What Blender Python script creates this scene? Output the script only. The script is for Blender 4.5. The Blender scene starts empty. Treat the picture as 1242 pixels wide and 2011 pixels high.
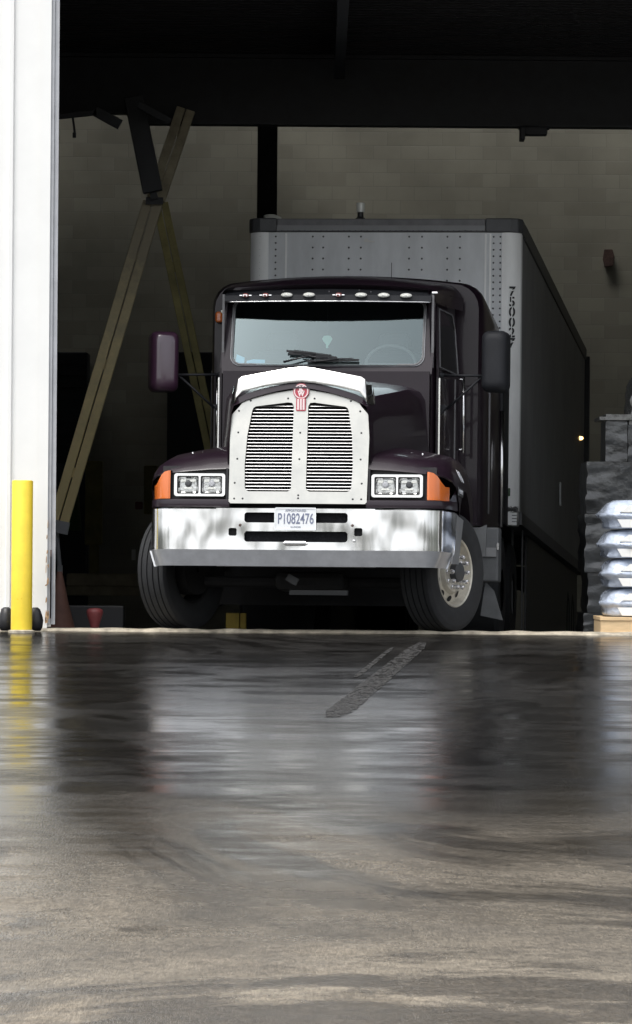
import bpy, bmesh, math, random
from mathutils import Vector, Matrix, Euler, noise
random.seed(7)
R = math.radians
sc = bpy.context.scene
C = sc.collection

# ------------------------------------------------------------------ camera
FOC, CX, CY, CAMZ, ROLL = 9120.0, 621.0, 1080.0, 0.69, R(0.45)
cam = bpy.data.cameras.new('camera')
cam.sensor_fit = 'HORIZONTAL'
cam.sensor_width = 36
cam.lens = 36 * FOC / 1242
cam.shift_y = (CY - 1005.5) / 1242
cam.clip_end = 4000
camo = bpy.data.objects.new('camera', cam)
C.objects.link(camo)
camo.location = (0, 0, CAMZ)
camo.rotation_euler = (Matrix.Rotation(-ROLL, 3, 'Y') @ Matrix.Rotation(R(90), 3, 'X')).to_euler()
sc.camera = camo

# ------------------------------------------------------------------ light
SUN_EL, SUN_AZ = R(64), R(222)
w = bpy.data.worlds.new('World')
sc.world = w
w.use_nodes = True
nt = w.node_tree
for n in list(nt.nodes): nt.nodes.remove(n)
sky = nt.nodes.new('ShaderNodeTexSky')
sky.sky_type = 'NISHITA'; sky.sun_disc = False
sky.sun_elevation = SUN_EL; sky.sun_rotation = SUN_AZ
sky.air_density = 1.0; sky.dust_density = 3.0; sky.ozone_density = 1.0
hsv = nt.nodes.new('ShaderNodeHueSaturation'); hsv.inputs['Saturation'].default_value = 0.22
bg = nt.nodes.new('ShaderNodeBackground'); bg.inputs['Strength'].default_value = 0.15
wo = nt.nodes.new('ShaderNodeOutputWorld')
nt.links.new(sky.outputs[0], hsv.inputs['Color']); nt.links.new(hsv.outputs[0], bg.inputs['Color'])
nt.links.new(bg.outputs[0], wo.inputs['Surface'])
sd = bpy.data.lights.new('sun', 'SUN')
sd.energy = 1.0; sd.angle = R(25); sd.color = (1.0, 0.97, 0.92)
so = bpy.data.objects.new('sun', sd); C.objects.link(so)
dirv = Vector((math.sin(SUN_AZ) * math.cos(SUN_EL), math.cos(SUN_AZ) * math.cos(SUN_EL), math.sin(SUN_EL)))
so.rotation_euler = dirv.to_track_quat('Z', 'Y').to_euler()
sc.view_settings.view_transform = 'Standard'
sc.view_settings.look = 'None'
sc.view_settings.exposure = 1.1
sc.view_settings.gamma = 1
sc.cycles.use_denoising = True
sc.cycles.max_bounces = 8
sc.cycles.diffuse_bounces = 4
sc.cycles.glossy_bounces = 4
sc.cycles.sample_clamp_indirect = 6

# ------------------------------------------------------------------ materials
def nodes(name):
    m = bpy.data.materials.new(name); m.use_nodes = True
    return m, m.node_tree, m.node_tree.nodes['Principled BSDF']

def mat(name, col, rough=0.5, metal=0.0, coat=0.0, var=0.0, vscale=6.0, bump=0.0, bscale=20.0, bdist=0.01,
        rvar=0.0, spec=0.5, bdet=4, emit=None, estr=0.0, stretch=(1, 1, 1), alpha=1.0):
    m, t, b = nodes(name)
    b.inputs['Base Color'].default_value = (*col, 1)
    b.inputs['Roughness'].default_value = rough
    b.inputs['Metallic'].default_value = metal
    b.inputs['Coat Weight'].default_value = coat
    b.inputs['Coat Roughness'].default_value = 0.06
    b.inputs['Specular IOR Level'].default_value = spec
    if emit:
        b.inputs['Emission Color'].default_value = (*emit, 1); b.inputs['Emission Strength'].default_value = estr
    tc = t.nodes.new('ShaderNodeTexCoord'); mp = t.nodes.new('ShaderNodeMapping')
    mp.inputs['Scale'].default_value = stretch
    t.links.new(tc.outputs['Object'], mp.inputs['Vector'])
    if var or rvar:
        n = t.nodes.new('ShaderNodeTexNoise'); n.inputs['Scale'].default_value = vscale; n.inputs['Detail'].default_value = 6
        n.inputs['Roughness'].default_value = 0.65
        t.links.new(mp.outputs[0], n.inputs['Vector'])
        if var:
            r = t.nodes.new('ShaderNodeMapRange'); r.inputs[1].default_value = 0.3; r.inputs[2].default_value = 0.7
            r.inputs[3].default_value = 1 - var; r.inputs[4].default_value = 1 + var
            mx = t.nodes.new('ShaderNodeMix'); mx.data_type = 'RGBA'; mx.blend_type = 'MULTIPLY'; mx.inputs[0].default_value = 1
            mx.inputs[6].default_value = (*col, 1)
            t.links.new(n.outputs['Fac'], r.inputs[0]); t.links.new(r.outputs[0], mx.inputs[7])
            t.links.new(mx.outputs[2], b.inputs['Base Color'])
        if rvar:
            r = t.nodes.new('ShaderNodeMapRange'); r.inputs[1].default_value = 0.3; r.inputs[2].default_value = 0.7
            r.inputs[3].default_value = max(0.02, rough - rvar); r.inputs[4].default_value = min(1, rough + rvar)
            t.links.new(n.outputs['Fac'], r.inputs[0]); t.links.new(r.outputs[0], b.inputs['Roughness'])
    if bump:
        n2 = t.nodes.new('ShaderNodeTexNoise'); n2.inputs['Scale'].default_value = bscale; n2.inputs['Detail'].default_value = bdet
        bp = t.nodes.new('ShaderNodeBump'); bp.inputs['Strength'].default_value = bump; bp.inputs['Distance'].default_value = bdist
        t.links.new(mp.outputs[0], n2.inputs['Vector']); t.links.new(n2.outputs['Fac'], bp.inputs['Height'])
        t.links.new(bp.outputs[0], b.inputs['Normal'])
    return m

M = {}
M['paint'] = mat('deep_plum_paint', (0.011, 0.005, 0.010), 0.42, 0.0, 0.32, var=0.12, spec=0.25)
M['plum_plastic'] = mat('plum_mirror_shell', (0.05, 0.022, 0.042), 0.3, 0.0, 0.8)
M['grey_plastic'] = mat('dark_grey_plastic', (0.012, 0.013, 0.016), 0.6, var=0.15, spec=0.3)
M['black'] = mat('black_plastic', (0.012, 0.012, 0.014), 0.45)
M['void'] = mat('sooty_underbody', (0.010, 0.010, 0.011), 0.8, var=0.3)
M['chrome'] = mat('bumper_chrome', (0.78, 0.78, 0.79), 0.13, 1.0, bump=0.45, bscale=2.4, bdist=0.035, bdet=1.1, stretch=(2.2, 1, .9))
M['chrome_dull'] = mat('hazed_chrome', (0.66, 0.66, 0.66), 0.2, 1.0, var=0.08, vscale=9, bump=0.15, bscale=3, bdist=0.02, bdet=0.5)
M['louvre'] = mat('louvre_nose', (0.38, 0.38, 0.39), 0.3, 1.0)
M['satin'] = mat('satin_grille_aluminium', (0.47, 0.465, 0.43), 0.36, 1.0, var=0.10, vscale=4, rvar=0.08)
M['band'] = mat('grey_lower_band', (0.50, 0.51, 0.53), 0.38, 0.45, var=0.12, vscale=9)  # dull grey stands in for the ground mirrored in the lower chrome
M['polish'] = mat('polished_aluminium', (0.80, 0.79, 0.75), 0.30, 1.0, var=0.08, vscale=5, rvar=0.08)
M['bright'] = mat('bright_trim', (0.80, 0.80, 0.80), 0.18, 1.0)
M['rimalu'] = mat('weathered_wheel_aluminium', (0.58, 0.55, 0.48), 0.5, 0.45, var=0.2, vscale=12)
M['lug'] = mat('chrome_lug_cover', (0.85, 0.85, 0.87), 0.25, 0.8)
M['rubber'] = mat('tyre_rubber', (0.016, 0.017, 0.019), 0.8, var=0.25, vscale=10)
M['amber'] = mat('amber_lens', (0.60, 0.14, 0.022), 0.22, 0, 0.6, bump=0.3, bscale=60, bdist=0.003)
M['lens'] = mat('clear_lens', (0.55, 0.56, 0.55), 0.12, 0.55, 1.0, bump=0.4, bscale=40, bdist=0.006)
M['reflector'] = mat('lamp_reflector', (0.85, 0.85, 0.85), 0.12, 1.0)
M['lamp_white'] = mat('milky_lamp_lens', (0.72, 0.73, 0.68), 0.3, 0, 0.6)
M['lamp_red'] = mat('faded_red_lens', (0.30, 0.10, 0.09), 0.35, 0, 0.6)
M['white_plate'] = mat('plate_white', (0.72, 0.74, 0.75), 0.5)
M['plate_blue'] = mat('plate_ink', (0.16, 0.18, 0.26), 0.5)
M['ink'] = mat('stencil_ink', (0.01, 0.011, 0.012), 0.6)
M['decal'] = mat('faded_decal', (0.62, 0.64, 0.68), 0.6)
M['red'] = mat('emblem_red', (0.42, 0.035, 0.06), 0.35, 0, 0.5)
M['pinkish'] = mat('emblem_enamel', (0.75, 0.62, 0.62), 0.35)
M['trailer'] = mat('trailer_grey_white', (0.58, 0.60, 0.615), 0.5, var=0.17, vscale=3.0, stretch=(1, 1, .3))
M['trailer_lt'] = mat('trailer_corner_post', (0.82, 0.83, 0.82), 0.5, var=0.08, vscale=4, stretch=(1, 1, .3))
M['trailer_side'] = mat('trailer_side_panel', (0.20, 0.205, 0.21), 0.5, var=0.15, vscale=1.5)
M['rail'] = mat('trailer_rail', (0.14, 0.14, 0.145), 0.55, var=0.2, vscale=7)
M['rail_dk'] = mat('trailer_corner_cap', (0.06, 0.062, 0.066), 0.5, var=0.2)
M['rust'] = mat('rusty_scraped_steel', (0.09, 0.055, 0.045), 0.8, var=0.5, vscale=14)
M['green'] = mat('green_sticker', (0.03, 0.07, 0.03), 0.5)
M['steel_blk'] = mat('black_painted_steel', (0.016, 0.018, 0.022), 0.55, var=0.3)
M['yellow_br'] = mat('yellow_painted_brace', (0.80, 0.66, 0.30), 0.6, var=0.3, vscale=5)
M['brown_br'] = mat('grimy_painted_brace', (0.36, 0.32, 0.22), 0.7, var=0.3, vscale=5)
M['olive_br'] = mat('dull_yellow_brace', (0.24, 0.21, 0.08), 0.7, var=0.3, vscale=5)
M['yellow'] = mat('bollard_yellow', (0.84, 0.62, 0.045), 0.38, var=0.10, vscale=5, rvar=0.12, bump=.2, bscale=14, bdist=.004)
M['white_clad'] = mat('white_wall_cladding', (0.80, 0.80, 0.78), 0.45, var=0.03, vscale=2)
M['jamb'] = mat('scuffed_jamb_steel', (0.40, 0.41, 0.43), 0.5, var=0.12, vscale=6)
M['wood'] = mat('pale_pallet_wood', (0.62, 0.45, 0.26), 0.7, var=0.12, vscale=9, stretch=(1, 5, 5))
M['film_dk'] = mat('grey_stretch_film', (0.06, 0.063, 0.065), 0.3, 0, 0.5, var=0.75, vscale=2.6, bump=0.8, bscale=6, bdist=0.03, stretch=(1, 1, 1.3))
M['film_lt'] = mat('pale_stretch_film', (0.17, 0.17, 0.16), 0.25, 0, 0.6, var=0.5, vscale=6, bump=1.0, bscale=9, bdist=0.05)
M['bag'] = mat('white_sack_film', (0.46, 0.52, 0.63), 0.25, 0, 0.6, var=0.15, vscale=4, bump=1.0, bscale=7, bdist=0.06)
M['bag_label'] = mat('sack_label', (0.80, 0.80, 0.78), 0.4)
M['cone'] = mat('grimy_orange_cone', (0.16, 0.08, 0.06), 0.7, var=0.2)
M['cone_red'] = mat('red_cone', (0.13, 0.022, 0.024), 0.6, var=0.2)
M['green_drum'] = mat('green_plastic', (0.04, 0.09, 0.02), 0.6)
M['cabinet'] = mat('dark_cabinet', (0.018, 0.022, 0.026), 0.6)
M['deck'] = mat('roof_deck', (0.020, 0.020, 0.022), 0.8, var=0.3)
M['side_wall'] = mat('interior_side_wall', (0.55, 0.54, 0.48), 0.9, var=0.15)
M['concrete_lip'] = mat('chipped_concrete_lip', (0.36, 0.32, 0.25), 0.8, var=0.5, vscale=9, bump=0.7, bscale=25, bdist=0.02)
M['floor_in'] = mat('warehouse_floor', (0.20, 0.20, 0.19), 0.6, var=0.3)
M['paper'] = mat('white_paper', (0.6, 0.6, 0.58), 0.7)
M['blue_paper'] = mat('pale_blue_paper', (0.2, 0.5, 0.7), 0.7)
M['mint'] = mat('mint_card', (0.45, 0.75, 0.62), 0.6)
M['dash'] = mat('dashboard_grey', (0.10, 0.11, 0.12), 0.7)

def glass_mat():
    m = bpy.data.materials.new('windscreen_glass'); m.use_nodes = True
    t = m.node_tree
    for n in list(t.nodes): t.nodes.remove(n)
    out = t.nodes.new('ShaderNodeOutputMaterial'); mix = t.nodes.new('ShaderNodeMixShader')
    tr = t.nodes.new('ShaderNodeBsdfTransparent'); tr.inputs[0].default_value = (0.60, 0.66, 0.66, 1)
    gl = t.nodes.new('ShaderNodeBsdfGlossy'); gl.inputs[0].default_value = (0.80, 0.97, 0.99, 1); gl.inputs['Roughness'].default_value = 0.03
    fr = t.nodes.new('ShaderNodeFresnel'); fr.inputs[0].default_value = 2.0
    t.links.new(fr.outputs[0], mix.inputs[0]); t.links.new(tr.outputs[0], mix.inputs[1]); t.links.new(gl.outputs[0], mix.inputs[2])
    t.links.new(mix.outputs[0], out.inputs[0])
    return m
M['glass'] = glass_mat()
M['seat_grey'] = mat('pale_cab_trim', (0.35, 0.36, 0.36), 0.7)

def mesh_screen():
    m, t, b = nodes('black_honeycomb_mesh')
    tc = t.nodes.new('ShaderNodeTexCoord'); v = t.nodes.new('ShaderNodeTexVoronoi'); v.inputs['Scale'].default_value = 55
    v.feature = 'DISTANCE_TO_EDGE'
    cr = t.nodes.new('ShaderNodeValToRGB'); cr.color_ramp.elements[0].position = 0.04; cr.color_ramp.elements[1].position = 0.08
    cr.color_ramp.elements[0].color = (0.012, 0.012, 0.015, 1); cr.color_ramp.elements[1].color = (0.002, 0.002, 0.003, 1)
    t.links.new(tc.outputs['Object'], v.inputs['Vector']); t.links.new(v.outputs['Distance'], cr.inputs[0]); t.links.new(cr.outputs[0], b.inputs['Base Color'])
    b.inputs['Roughness'].default_value = 0.6; b.inputs['Specular IOR Level'].default_value = 0.1
    return m
M['screen'] = mesh_screen()

def block_mat():
    m, t, b = nodes('concrete_blockwork')
    tc = t.nodes.new('ShaderNodeTexCoord'); mp = t.nodes.new('ShaderNodeMapping'); mp.inputs['Rotation'].default_value = (R(90), 0, 0)
    br = t.nodes.new('ShaderNodeTexBrick'); br.inputs['Scale'].default_value = 1.0
    br.inputs['Brick Width'].default_value = 0.406; br.inputs['Row Height'].default_value = 0.203
    br.inputs['Mortar Size'].default_value = 0.006; br.inputs['Mortar Smooth'].default_value = 0.3
    br.inputs['Color1'].default_value = (0.335, 0.325, 0.265, 1); br.inputs['Color2'].default_value = (0.275, 0.265, 0.215, 1)
    br.inputs['Mortar'].default_value = (0.285, 0.277, 0.232, 1); br.inputs['Bias'].default_value = -0.2
    n = t.nodes.new('ShaderNodeTexNoise'); n.inputs['Scale'].default_value = 0.55; n.inputs['Detail'].default_value = 7
    r = t.nodes.new('ShaderNodeMapRange'); r.inputs[1].default_value = 0.35; r.inputs[2].default_value = 0.65; r.inputs[3].default_value = 0.72; r.inputs[4].default_value = 1.12
    mx = t.nodes.new('ShaderNodeMix'); mx.data_type = 'RGBA'; mx.blend_type = 'MULTIPLY'; mx.inputs[0].default_value = 1
    t.links.new(tc.outputs['Object'], mp.inputs['Vector']); t.links.new(mp.outputs[0], br.inputs['Vector'])
    t.links.new(tc.outputs['Object'], n.inputs['Vector']); t.links.new(n.outputs['Fac'], r.inputs[0])
    t.links.new(br.outputs['Color'], mx.inputs[6]); t.links.new(r.outputs[0], mx.inputs[7]); t.links.new(mx.outputs[2], b.inputs['Base Color'])
    bp = t.nodes.new('ShaderNodeBump'); bp.inputs['Strength'].default_value = 0.4; bp.inputs['Distance'].default_value = 0.008; bp.invert = True
    t.links.new(br.outputs['Fac'], bp.inputs['Height']); t.links.new(bp.outputs[0], b.inputs['Normal'])
    b.inputs['Roughness'].default_value = 0.85
    return m
M['block'] = block_mat()

def asphalt_mat():
    m, t, b = nodes('wet_asphalt')
    L = t.links.new
    tc = t.nodes.new('ShaderNodeTexCoord')
    def nz(scale, detail=5, rough=0.6, st=(1, 1, 1), dist=0.0):
        mp = t.nodes.new('ShaderNodeMapping'); mp.inputs['Scale'].default_value = st
        n = t.nodes.new('ShaderNodeTexNoise'); n.inputs['Scale'].default_value = scale; n.inputs['Detail'].default_value = detail
        n.inputs['Roughness'].default_value = rough; n.inputs['Distortion'].default_value = dist
        L(tc.outputs['Object'], mp.inputs['Vector']); L(mp.outputs[0], n.inputs['Vector'])
        return n.outputs['Fac']
    def rng(x, a, bb, c, d):
        r = t.nodes.new('ShaderNodeMapRange'); r.inputs[1].default_value = a; r.inputs[2].default_value = bb
        r.inputs[3].default_value = c; r.inputs[4].default_value = d; L(x, r.inputs[0]); return r.outputs[0]
    def mth(op, x, y):
        q = t.nodes.new('ShaderNodeMath'); q.operation = op
        for i, v in enumerate((x, y)):
            if isinstance(v, (int, float)): q.inputs[i].default_value = v
            else: L(v, q.inputs[i])
        return q.outputs[0]
    patches = nz(0.55, 6, 0.62, (0.8, 0.32, 1), 0.6)
    wet = rng(patches, 0.40, 0.58, 0.0, 1.0)              # 0 = standing film of water, 1 = damp
    fine = nz(26, 3, 0.7, (1, 0.5, 1))
    grit = nz(110, 2, 0.8, (1, 0.13, 1))
    sep = t.nodes.new('ShaderNodeSeparateXYZ'); L(tc.outputs['Object'], sep.inputs[0])
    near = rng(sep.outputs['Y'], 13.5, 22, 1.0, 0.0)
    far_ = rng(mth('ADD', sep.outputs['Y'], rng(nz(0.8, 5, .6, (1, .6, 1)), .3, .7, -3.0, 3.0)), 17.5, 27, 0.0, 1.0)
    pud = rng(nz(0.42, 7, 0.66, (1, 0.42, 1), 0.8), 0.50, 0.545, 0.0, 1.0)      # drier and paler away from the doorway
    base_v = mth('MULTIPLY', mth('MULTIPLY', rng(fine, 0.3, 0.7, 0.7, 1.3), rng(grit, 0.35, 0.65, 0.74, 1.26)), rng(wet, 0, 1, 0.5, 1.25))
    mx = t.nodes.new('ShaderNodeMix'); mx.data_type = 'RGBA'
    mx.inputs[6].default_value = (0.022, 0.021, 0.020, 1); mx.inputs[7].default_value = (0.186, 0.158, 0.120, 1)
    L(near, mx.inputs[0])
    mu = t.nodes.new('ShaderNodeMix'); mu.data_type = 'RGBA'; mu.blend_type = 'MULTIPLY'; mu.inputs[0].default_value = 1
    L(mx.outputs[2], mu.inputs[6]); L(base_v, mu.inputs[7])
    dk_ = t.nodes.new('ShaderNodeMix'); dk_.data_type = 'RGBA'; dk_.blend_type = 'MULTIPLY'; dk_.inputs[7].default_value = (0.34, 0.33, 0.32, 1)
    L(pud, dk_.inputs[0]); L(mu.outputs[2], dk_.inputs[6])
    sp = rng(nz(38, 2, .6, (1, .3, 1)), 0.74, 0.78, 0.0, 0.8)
    ms = t.nodes.new('ShaderNodeMix'); ms.data_type = 'RGBA'; ms.inputs[7].default_value = (0.22, 0.21, 0.19, 1)  # pale flecks painted in for sparkles on the asphalt
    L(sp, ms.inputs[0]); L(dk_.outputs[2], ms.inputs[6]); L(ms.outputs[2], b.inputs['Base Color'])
    streak = nz(1.7, 7, 0.68, (0.6, 1.0, 1), 0.3)
    film = rng(streak, 0.42, 0.60, 0.0, 1.0)
    rgh = mth('ADD', rng(film, 0, 1, 0.10, 0.17), mth('MULTIPLY', near, 0.20))
    rgh = mth('SUBTRACT', rgh, mth('MULTIPLY', mth('MULTIPLY', pud, near), 0.10))
    L(rgh, b.inputs['Roughness'])
    bp = t.nodes.new('ShaderNodeBump'); bp.inputs['Distance'].default_value = 0.005
    L(mth('ADD', rng(film, 0, 1, 0.06, 0.35), mth('MULTIPLY', near, 0.35)), bp.inputs['Strength']); L(mth('ADD', fine, grit), bp.inputs['Height'])
    L(bp.outputs[0], b.inputs['Normal'])
    b.inputs['Specular IOR Level'].default_value = 0.45
    amt = mth('MULTIPLY', rng(mth('MULTIPLY', film, wet), 0, 1, 0.72, 0.34), rng(far_, 0, 1, 0.88, 1.0))
    amt = mth('ADD', amt, mth('MULTIPLY', pud, mth('MULTIPLY', near, 0.30)))
    df = t.nodes.new('ShaderNodeBsdfDiffuse'); L(ms.outputs[2], df.inputs['Color']); L(bp.outputs[0], df.inputs['Normal'])
    mxs = t.nodes.new('ShaderNodeMixShader'); L(amt, mxs.inputs[0]); L(df.outputs[0], mxs.inputs[1]); L(b.outputs[0], mxs.inputs[2])
    L(mxs.outputs[0], t.nodes['Material Output'].inputs['Surface'])
    return m
M['asphalt'] = asphalt_mat()

# ------------------------------------------------------------------ mesh helpers
def link(name, me, m, parent=None, smooth=False, bevel=0.0, solid=0.0):
    o = bpy.data.objects.new(name, me); C.objects.link(o)
    if m is not None and not me.materials: me.materials.append(M[m] if isinstance(m, str) else m)
    if parent is not None: o.parent = parent
    if smooth:
        for p in me.polygons: p.use_smooth = True
    if solid:
        s = o.modifiers.new('solid', 'SOLIDIFY'); s.thickness = solid; s.offset = -1
    if bevel:
        b = o.modifiers.new('bevel', 'BEVEL'); b.width = bevel; b.segments = 2; b.limit_method = 'ANGLE'; b.angle_limit = R(40)
    return o

class MB:
    def __init__(s): s.v = []; s.f = []
    def add(s, vs, fs):
        k = len(s.v); s.v += [tuple(v) for v in vs]; s.f += [tuple(i + k for i in f) for f in fs]; return s
    def box(s, c, d, rot=None):
        h = [x / 2 for x in d]; vs = []
        for sx, sy, sz in ((-1,-1,-1),(1,-1,-1),(1,1,-1),(-1,1,-1),(-1,-1,1),(1,-1,1),(1,1,1),(-1,1,1)):
            v = Vector((sx*h[0], sy*h[1], sz*h[2]))
            if rot is not None: v = rot @ v
            vs.append(v + Vector(c))
        return s.add(vs, [(0,3,2,1),(4,5,6,7),(0,1,5,4),(1,2,6,5),(2,3,7,6),(3,0,4,7)])
    def bx(s, x0, x1, y0, y1, z0, z1):
        return s.box(((x0+x1)/2, (y0+y1)/2, (z0+z1)/2), (x1-x0, y1-y0, z1-z0))
    def bar(s, a, b, w, h, up=(0, 0, 1)):
        a = Vector(a); b = Vector(b); d = (b - a); L = d.length; d.normalize()
        u = Vector(up); sx = d.cross(u).normalized(); uu = sx.cross(d)
        rot = Matrix((sx, d, uu)).transposed()
        return s.box((a + b) / 2, (w, L, h), rot)
    def tube(s, path, r, n=10, cap=True):
        P = [Vector(p) for p in path]; rs = r if isinstance(r, (list, tuple)) else [r] * len(P)
        rings = []; ref = None
        for i, p in enumerate(P):
            d = (P[min(i+1, len(P)-1)] - P[max(i-1, 0)]).normalized()
            if ref is None:
                ref = Vector((0, 0, 1)) if abs(d.z) < .9 else Vector((1, 0, 0))
            a = d.cross(ref).normalized(); b = a.cross(d).normalized(); ref = b
            rings.append([p + rs[i] * (a * math.cos(2*math.pi*k/n) + b * math.sin(2*math.pi*k/n)) for k in range(n)])
        return s.loft(rings, closed=True, cap=cap)
    def loft(s, rings, closed=False, cap=False):
        k = len(s.v); n = len(rings[0])
        for r in rings: s.v += [tuple(p) for p in r]
        m = n if closed else n - 1
        for i in range(len(rings) - 1):
            for j in range(m):
                a = k + i*n + j; b = k + i*n + (j+1) % n
                s.f.append((a, b, b + n, a + n))
        if cap:
            s.f.append(tuple(k + j for j in reversed(range(n)))); s.f.append(tuple(k + (len(rings)-1)*n + j for j in range(n)))
        return s
    def lathe(s, prof, axis='X', n=48, c=(0, 0, 0)):
        rings = []
        for (a, r) in prof:
            ring = []
            for k in range(n):
                t = 2*math.pi*k/n
                p = {'X': (a, r*math.cos(t), r*math.sin(t)), 'Y': (r*math.cos(t), a, r*math.sin(t)), 'Z': (r*math.cos(t), r*math.sin(t), a)}[axis]
                ring.append((p[0]+c[0], p[1]+c[1], p[2]+c[2]))
            rings.append(ring)
        return s.loft(rings, closed=True)
    def prism(s, poly, y0, y1, plane='XZ'):
        def P(p, d): return {'XZ': (p[0], d, p[1]), 'YZ': (d, p[0], p[1]), 'XY': (p[0], p[1], d)}[plane]
        n = len(poly); vs = [P(p, y0) for p in poly] + [P(p, y1) for p in poly]
        fs = [tuple(range(n)), tuple(reversed(range(n, 2*n)))] + [(i, (i+1) % n, n + (i+1) % n, n + i) for i in range(n)]
        return s.add(vs, fs)
    def build(s, name, m, parent=None, smooth=False, bevel=0.0, solid=0.0, auto=False):
        me = bpy.data.meshes.new(name); me.from_pydata(s.v, [], s.f); me.update()
        bm = bmesh.new(); bm.from_mesh(me)
        bmesh.ops.remove_doubles(bm, verts=bm.verts, dist=1e-5)
        bmesh.ops.recalc_face_normals(bm, faces=bm.faces); bm.to_mesh(me); bm.free()
        o = link(name, me, m, parent, smooth, bevel, solid)
        if auto:
            for p in me.polygons: p.use_smooth = True
            me.set_sharp_from_angle(angle=R(32))
        return o

def plate(name, loops, y0, y1, m, parent=None, bevel=0.0, lean=0.0, zref=0.0):
    """flat plate in the XZ plane with holes: loops[0] outer, rest holes; front face at y0, back at y1"""
    cu = bpy.data.curves.new(name, 'CURVE'); cu.dimensions = '2D'; cu.fill_mode = 'BOTH'
    for lp in loops:
        sp = cu.splines.new('POLY'); sp.points.add(len(lp) - 1); sp.use_cyclic_u = True
        for i, p in enumerate(lp): sp.points[i].co = (p[0], p[1], 0, 1)
    cu.extrude = abs(y1 - y0) / 2; cu.bevel_depth = 0
    o = bpy.data.objects.new(name, cu); C.objects.link(o)
    dg = bpy.context.evaluated_depsgraph_get(); dg.update()
    me = bpy.data.meshes.new_from_object(o.evaluated_get(dg)); bpy.data.objects.remove(o)
    for v in me.vertices:
        x, z, d = v.co; v.co = (x, (y0 + y1)/2 + d + lean * (z - zref), z)
    me.materials.clear(); me.name = name
    return link(name, me, m, parent, bevel=bevel)

def text_mesh(name, s, size, loc, rot, m, parent=None, sx=1.0, ext=0.001, align='CENTER', bold=0.0):
    cu = bpy.data.curves.new(name, 'FONT'); cu.body = s; cu.size = size; cu.extrude = ext; cu.offset = bold
    cu.align_x = align; cu.align_y = 'CENTER'
    o = bpy.data.objects.new(name, cu); C.objects.link(o)
    dg = bpy.context.evaluated_depsgraph_get(); dg.update()
    me = bpy.data.meshes.new_from_object(o.evaluated_get(dg)); bpy.data.objects.remove(o)
    mt = Matrix.Translation(loc) @ Euler(rot).to_matrix().to_4x4() @ Matrix.Diagonal((sx, 1, 1, 1))
    me.transform(mt); me.materials.clear(); me.name = name
    return link(name, me, m, parent)

def join(dst, src):
    bm = bmesh.new(); bm.from_mesh(dst.data); n = len(bm.faces); bm.from_mesh(src.data); bm.faces.ensure_lookup_table()
    k = len(dst.data.materials); dst.data.materials.append(src.data.materials[0])
    for f_ in bm.faces[n:]: f_.material_index = k
    bm.to_mesh(dst.data); bm.free(); bpy.data.objects.remove(src)
def rr(x0, x1, z0, z1, r, n=5):
    pts = []
    for cx, cz, a in ((x1-r, z1-r, 0), (x0+r, z1-r, 90), (x0+r, z0+r, 180), (x1-r, z0+r, 270)):
        for k in range(n + 1):
            t = R(a + 90*k/n); pts.append((cx + r*math.cos(t), cz + r*math.sin(t)))
    return pts

def dense(P, d=.06):
    out = []
    for a, b in zip(P, P[1:] + P[:1]):
        n = max(1, int(math.hypot(b[0]-a[0], b[1]-a[1])/d))
        out += [(a[0] + (b[0]-a[0])*k/n, a[1] + (b[1]-a[1])*k/n) for k in range(n)]
    return out
def thing(name, label, cat, loc=(0, 0, 0), group=None, mw=None):
    o = bpy.data.objects.new(name, None); C.objects.link(o); o.empty_display_size = 0.3
    if mw is not None: o.matrix_world = mw
    else: o.location = loc
    o['label'] = label; o['category'] = cat
    if group: o['group'] = group
    return o
def tag(o, label, cat, group=None):
    o['label'] = label; o['category'] = cat
    if group: o['group'] = group
    return o
def struct(o, kind='structure'): o['kind'] = kind; return o

def at(px, py, d):
    u = (px - CX)/FOC; v = (py - CY)/FOC
    X = u*math.cos(ROLL) + v*math.sin(ROLL); Z = u*math.sin(ROLL) - v*math.cos(ROLL)
    return Vector((X*d, d, Z*d + CAMZ))

SL = 0.0367                       # the floor falls 2.1 degrees into the building
def floor_z(y): return -(y - 38.9) * SL
def frame(o, yaw, pitch):
    return Matrix.Translation(o) @ Matrix.Rotation(-R(yaw), 4, 'Z') @ Matrix.Rotation(-R(pitch), 4, 'X')

# ------------------------------------------------------------------ ground and building
g = MB(); z0 = -0.945
g.add([(-900,-1500,z0),(900,-1500,z0),(900,0,z0),(-900,0,z0)], [(0,1,2,3)])
xs = [-900, -60, -14, -2.22, 7, 14, 60, 900]
g.add([(x, 0, z0) for x in xs] + [(x, 38.9, 0) for x in xs], [(i, i+1, i+1+len(xs), i+len(xs)) for i in range(len(xs)-1)])
g.add([(-900,38.9,0),(-14.2,38.9,0),(-14.2,1500,0),(-900,1500,0)], [(0,1,2,3)])
g.add([(14.2,38.9,0),(900,38.9,0),(900,1500,0),(14.2,1500,0)], [(0,1,2,3)])
g.add([(-14.2,69.6,0),(14.2,69.6,0),(14.2,1500,0),(-14.2,1500,0)], [(0,1,2,3)])
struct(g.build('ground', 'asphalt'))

f = MB(); f.add([(-14.2,39.15,floor_z(39.15)+.004),(14.2,39.15,floor_z(39.15)+.004),(14.2,69.6,floor_z(69.6)),(-14.2,69.6,floor_z(69.6))], [(0,1,2,3)])
struct(f.build('floor', 'floor_in'))

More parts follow.
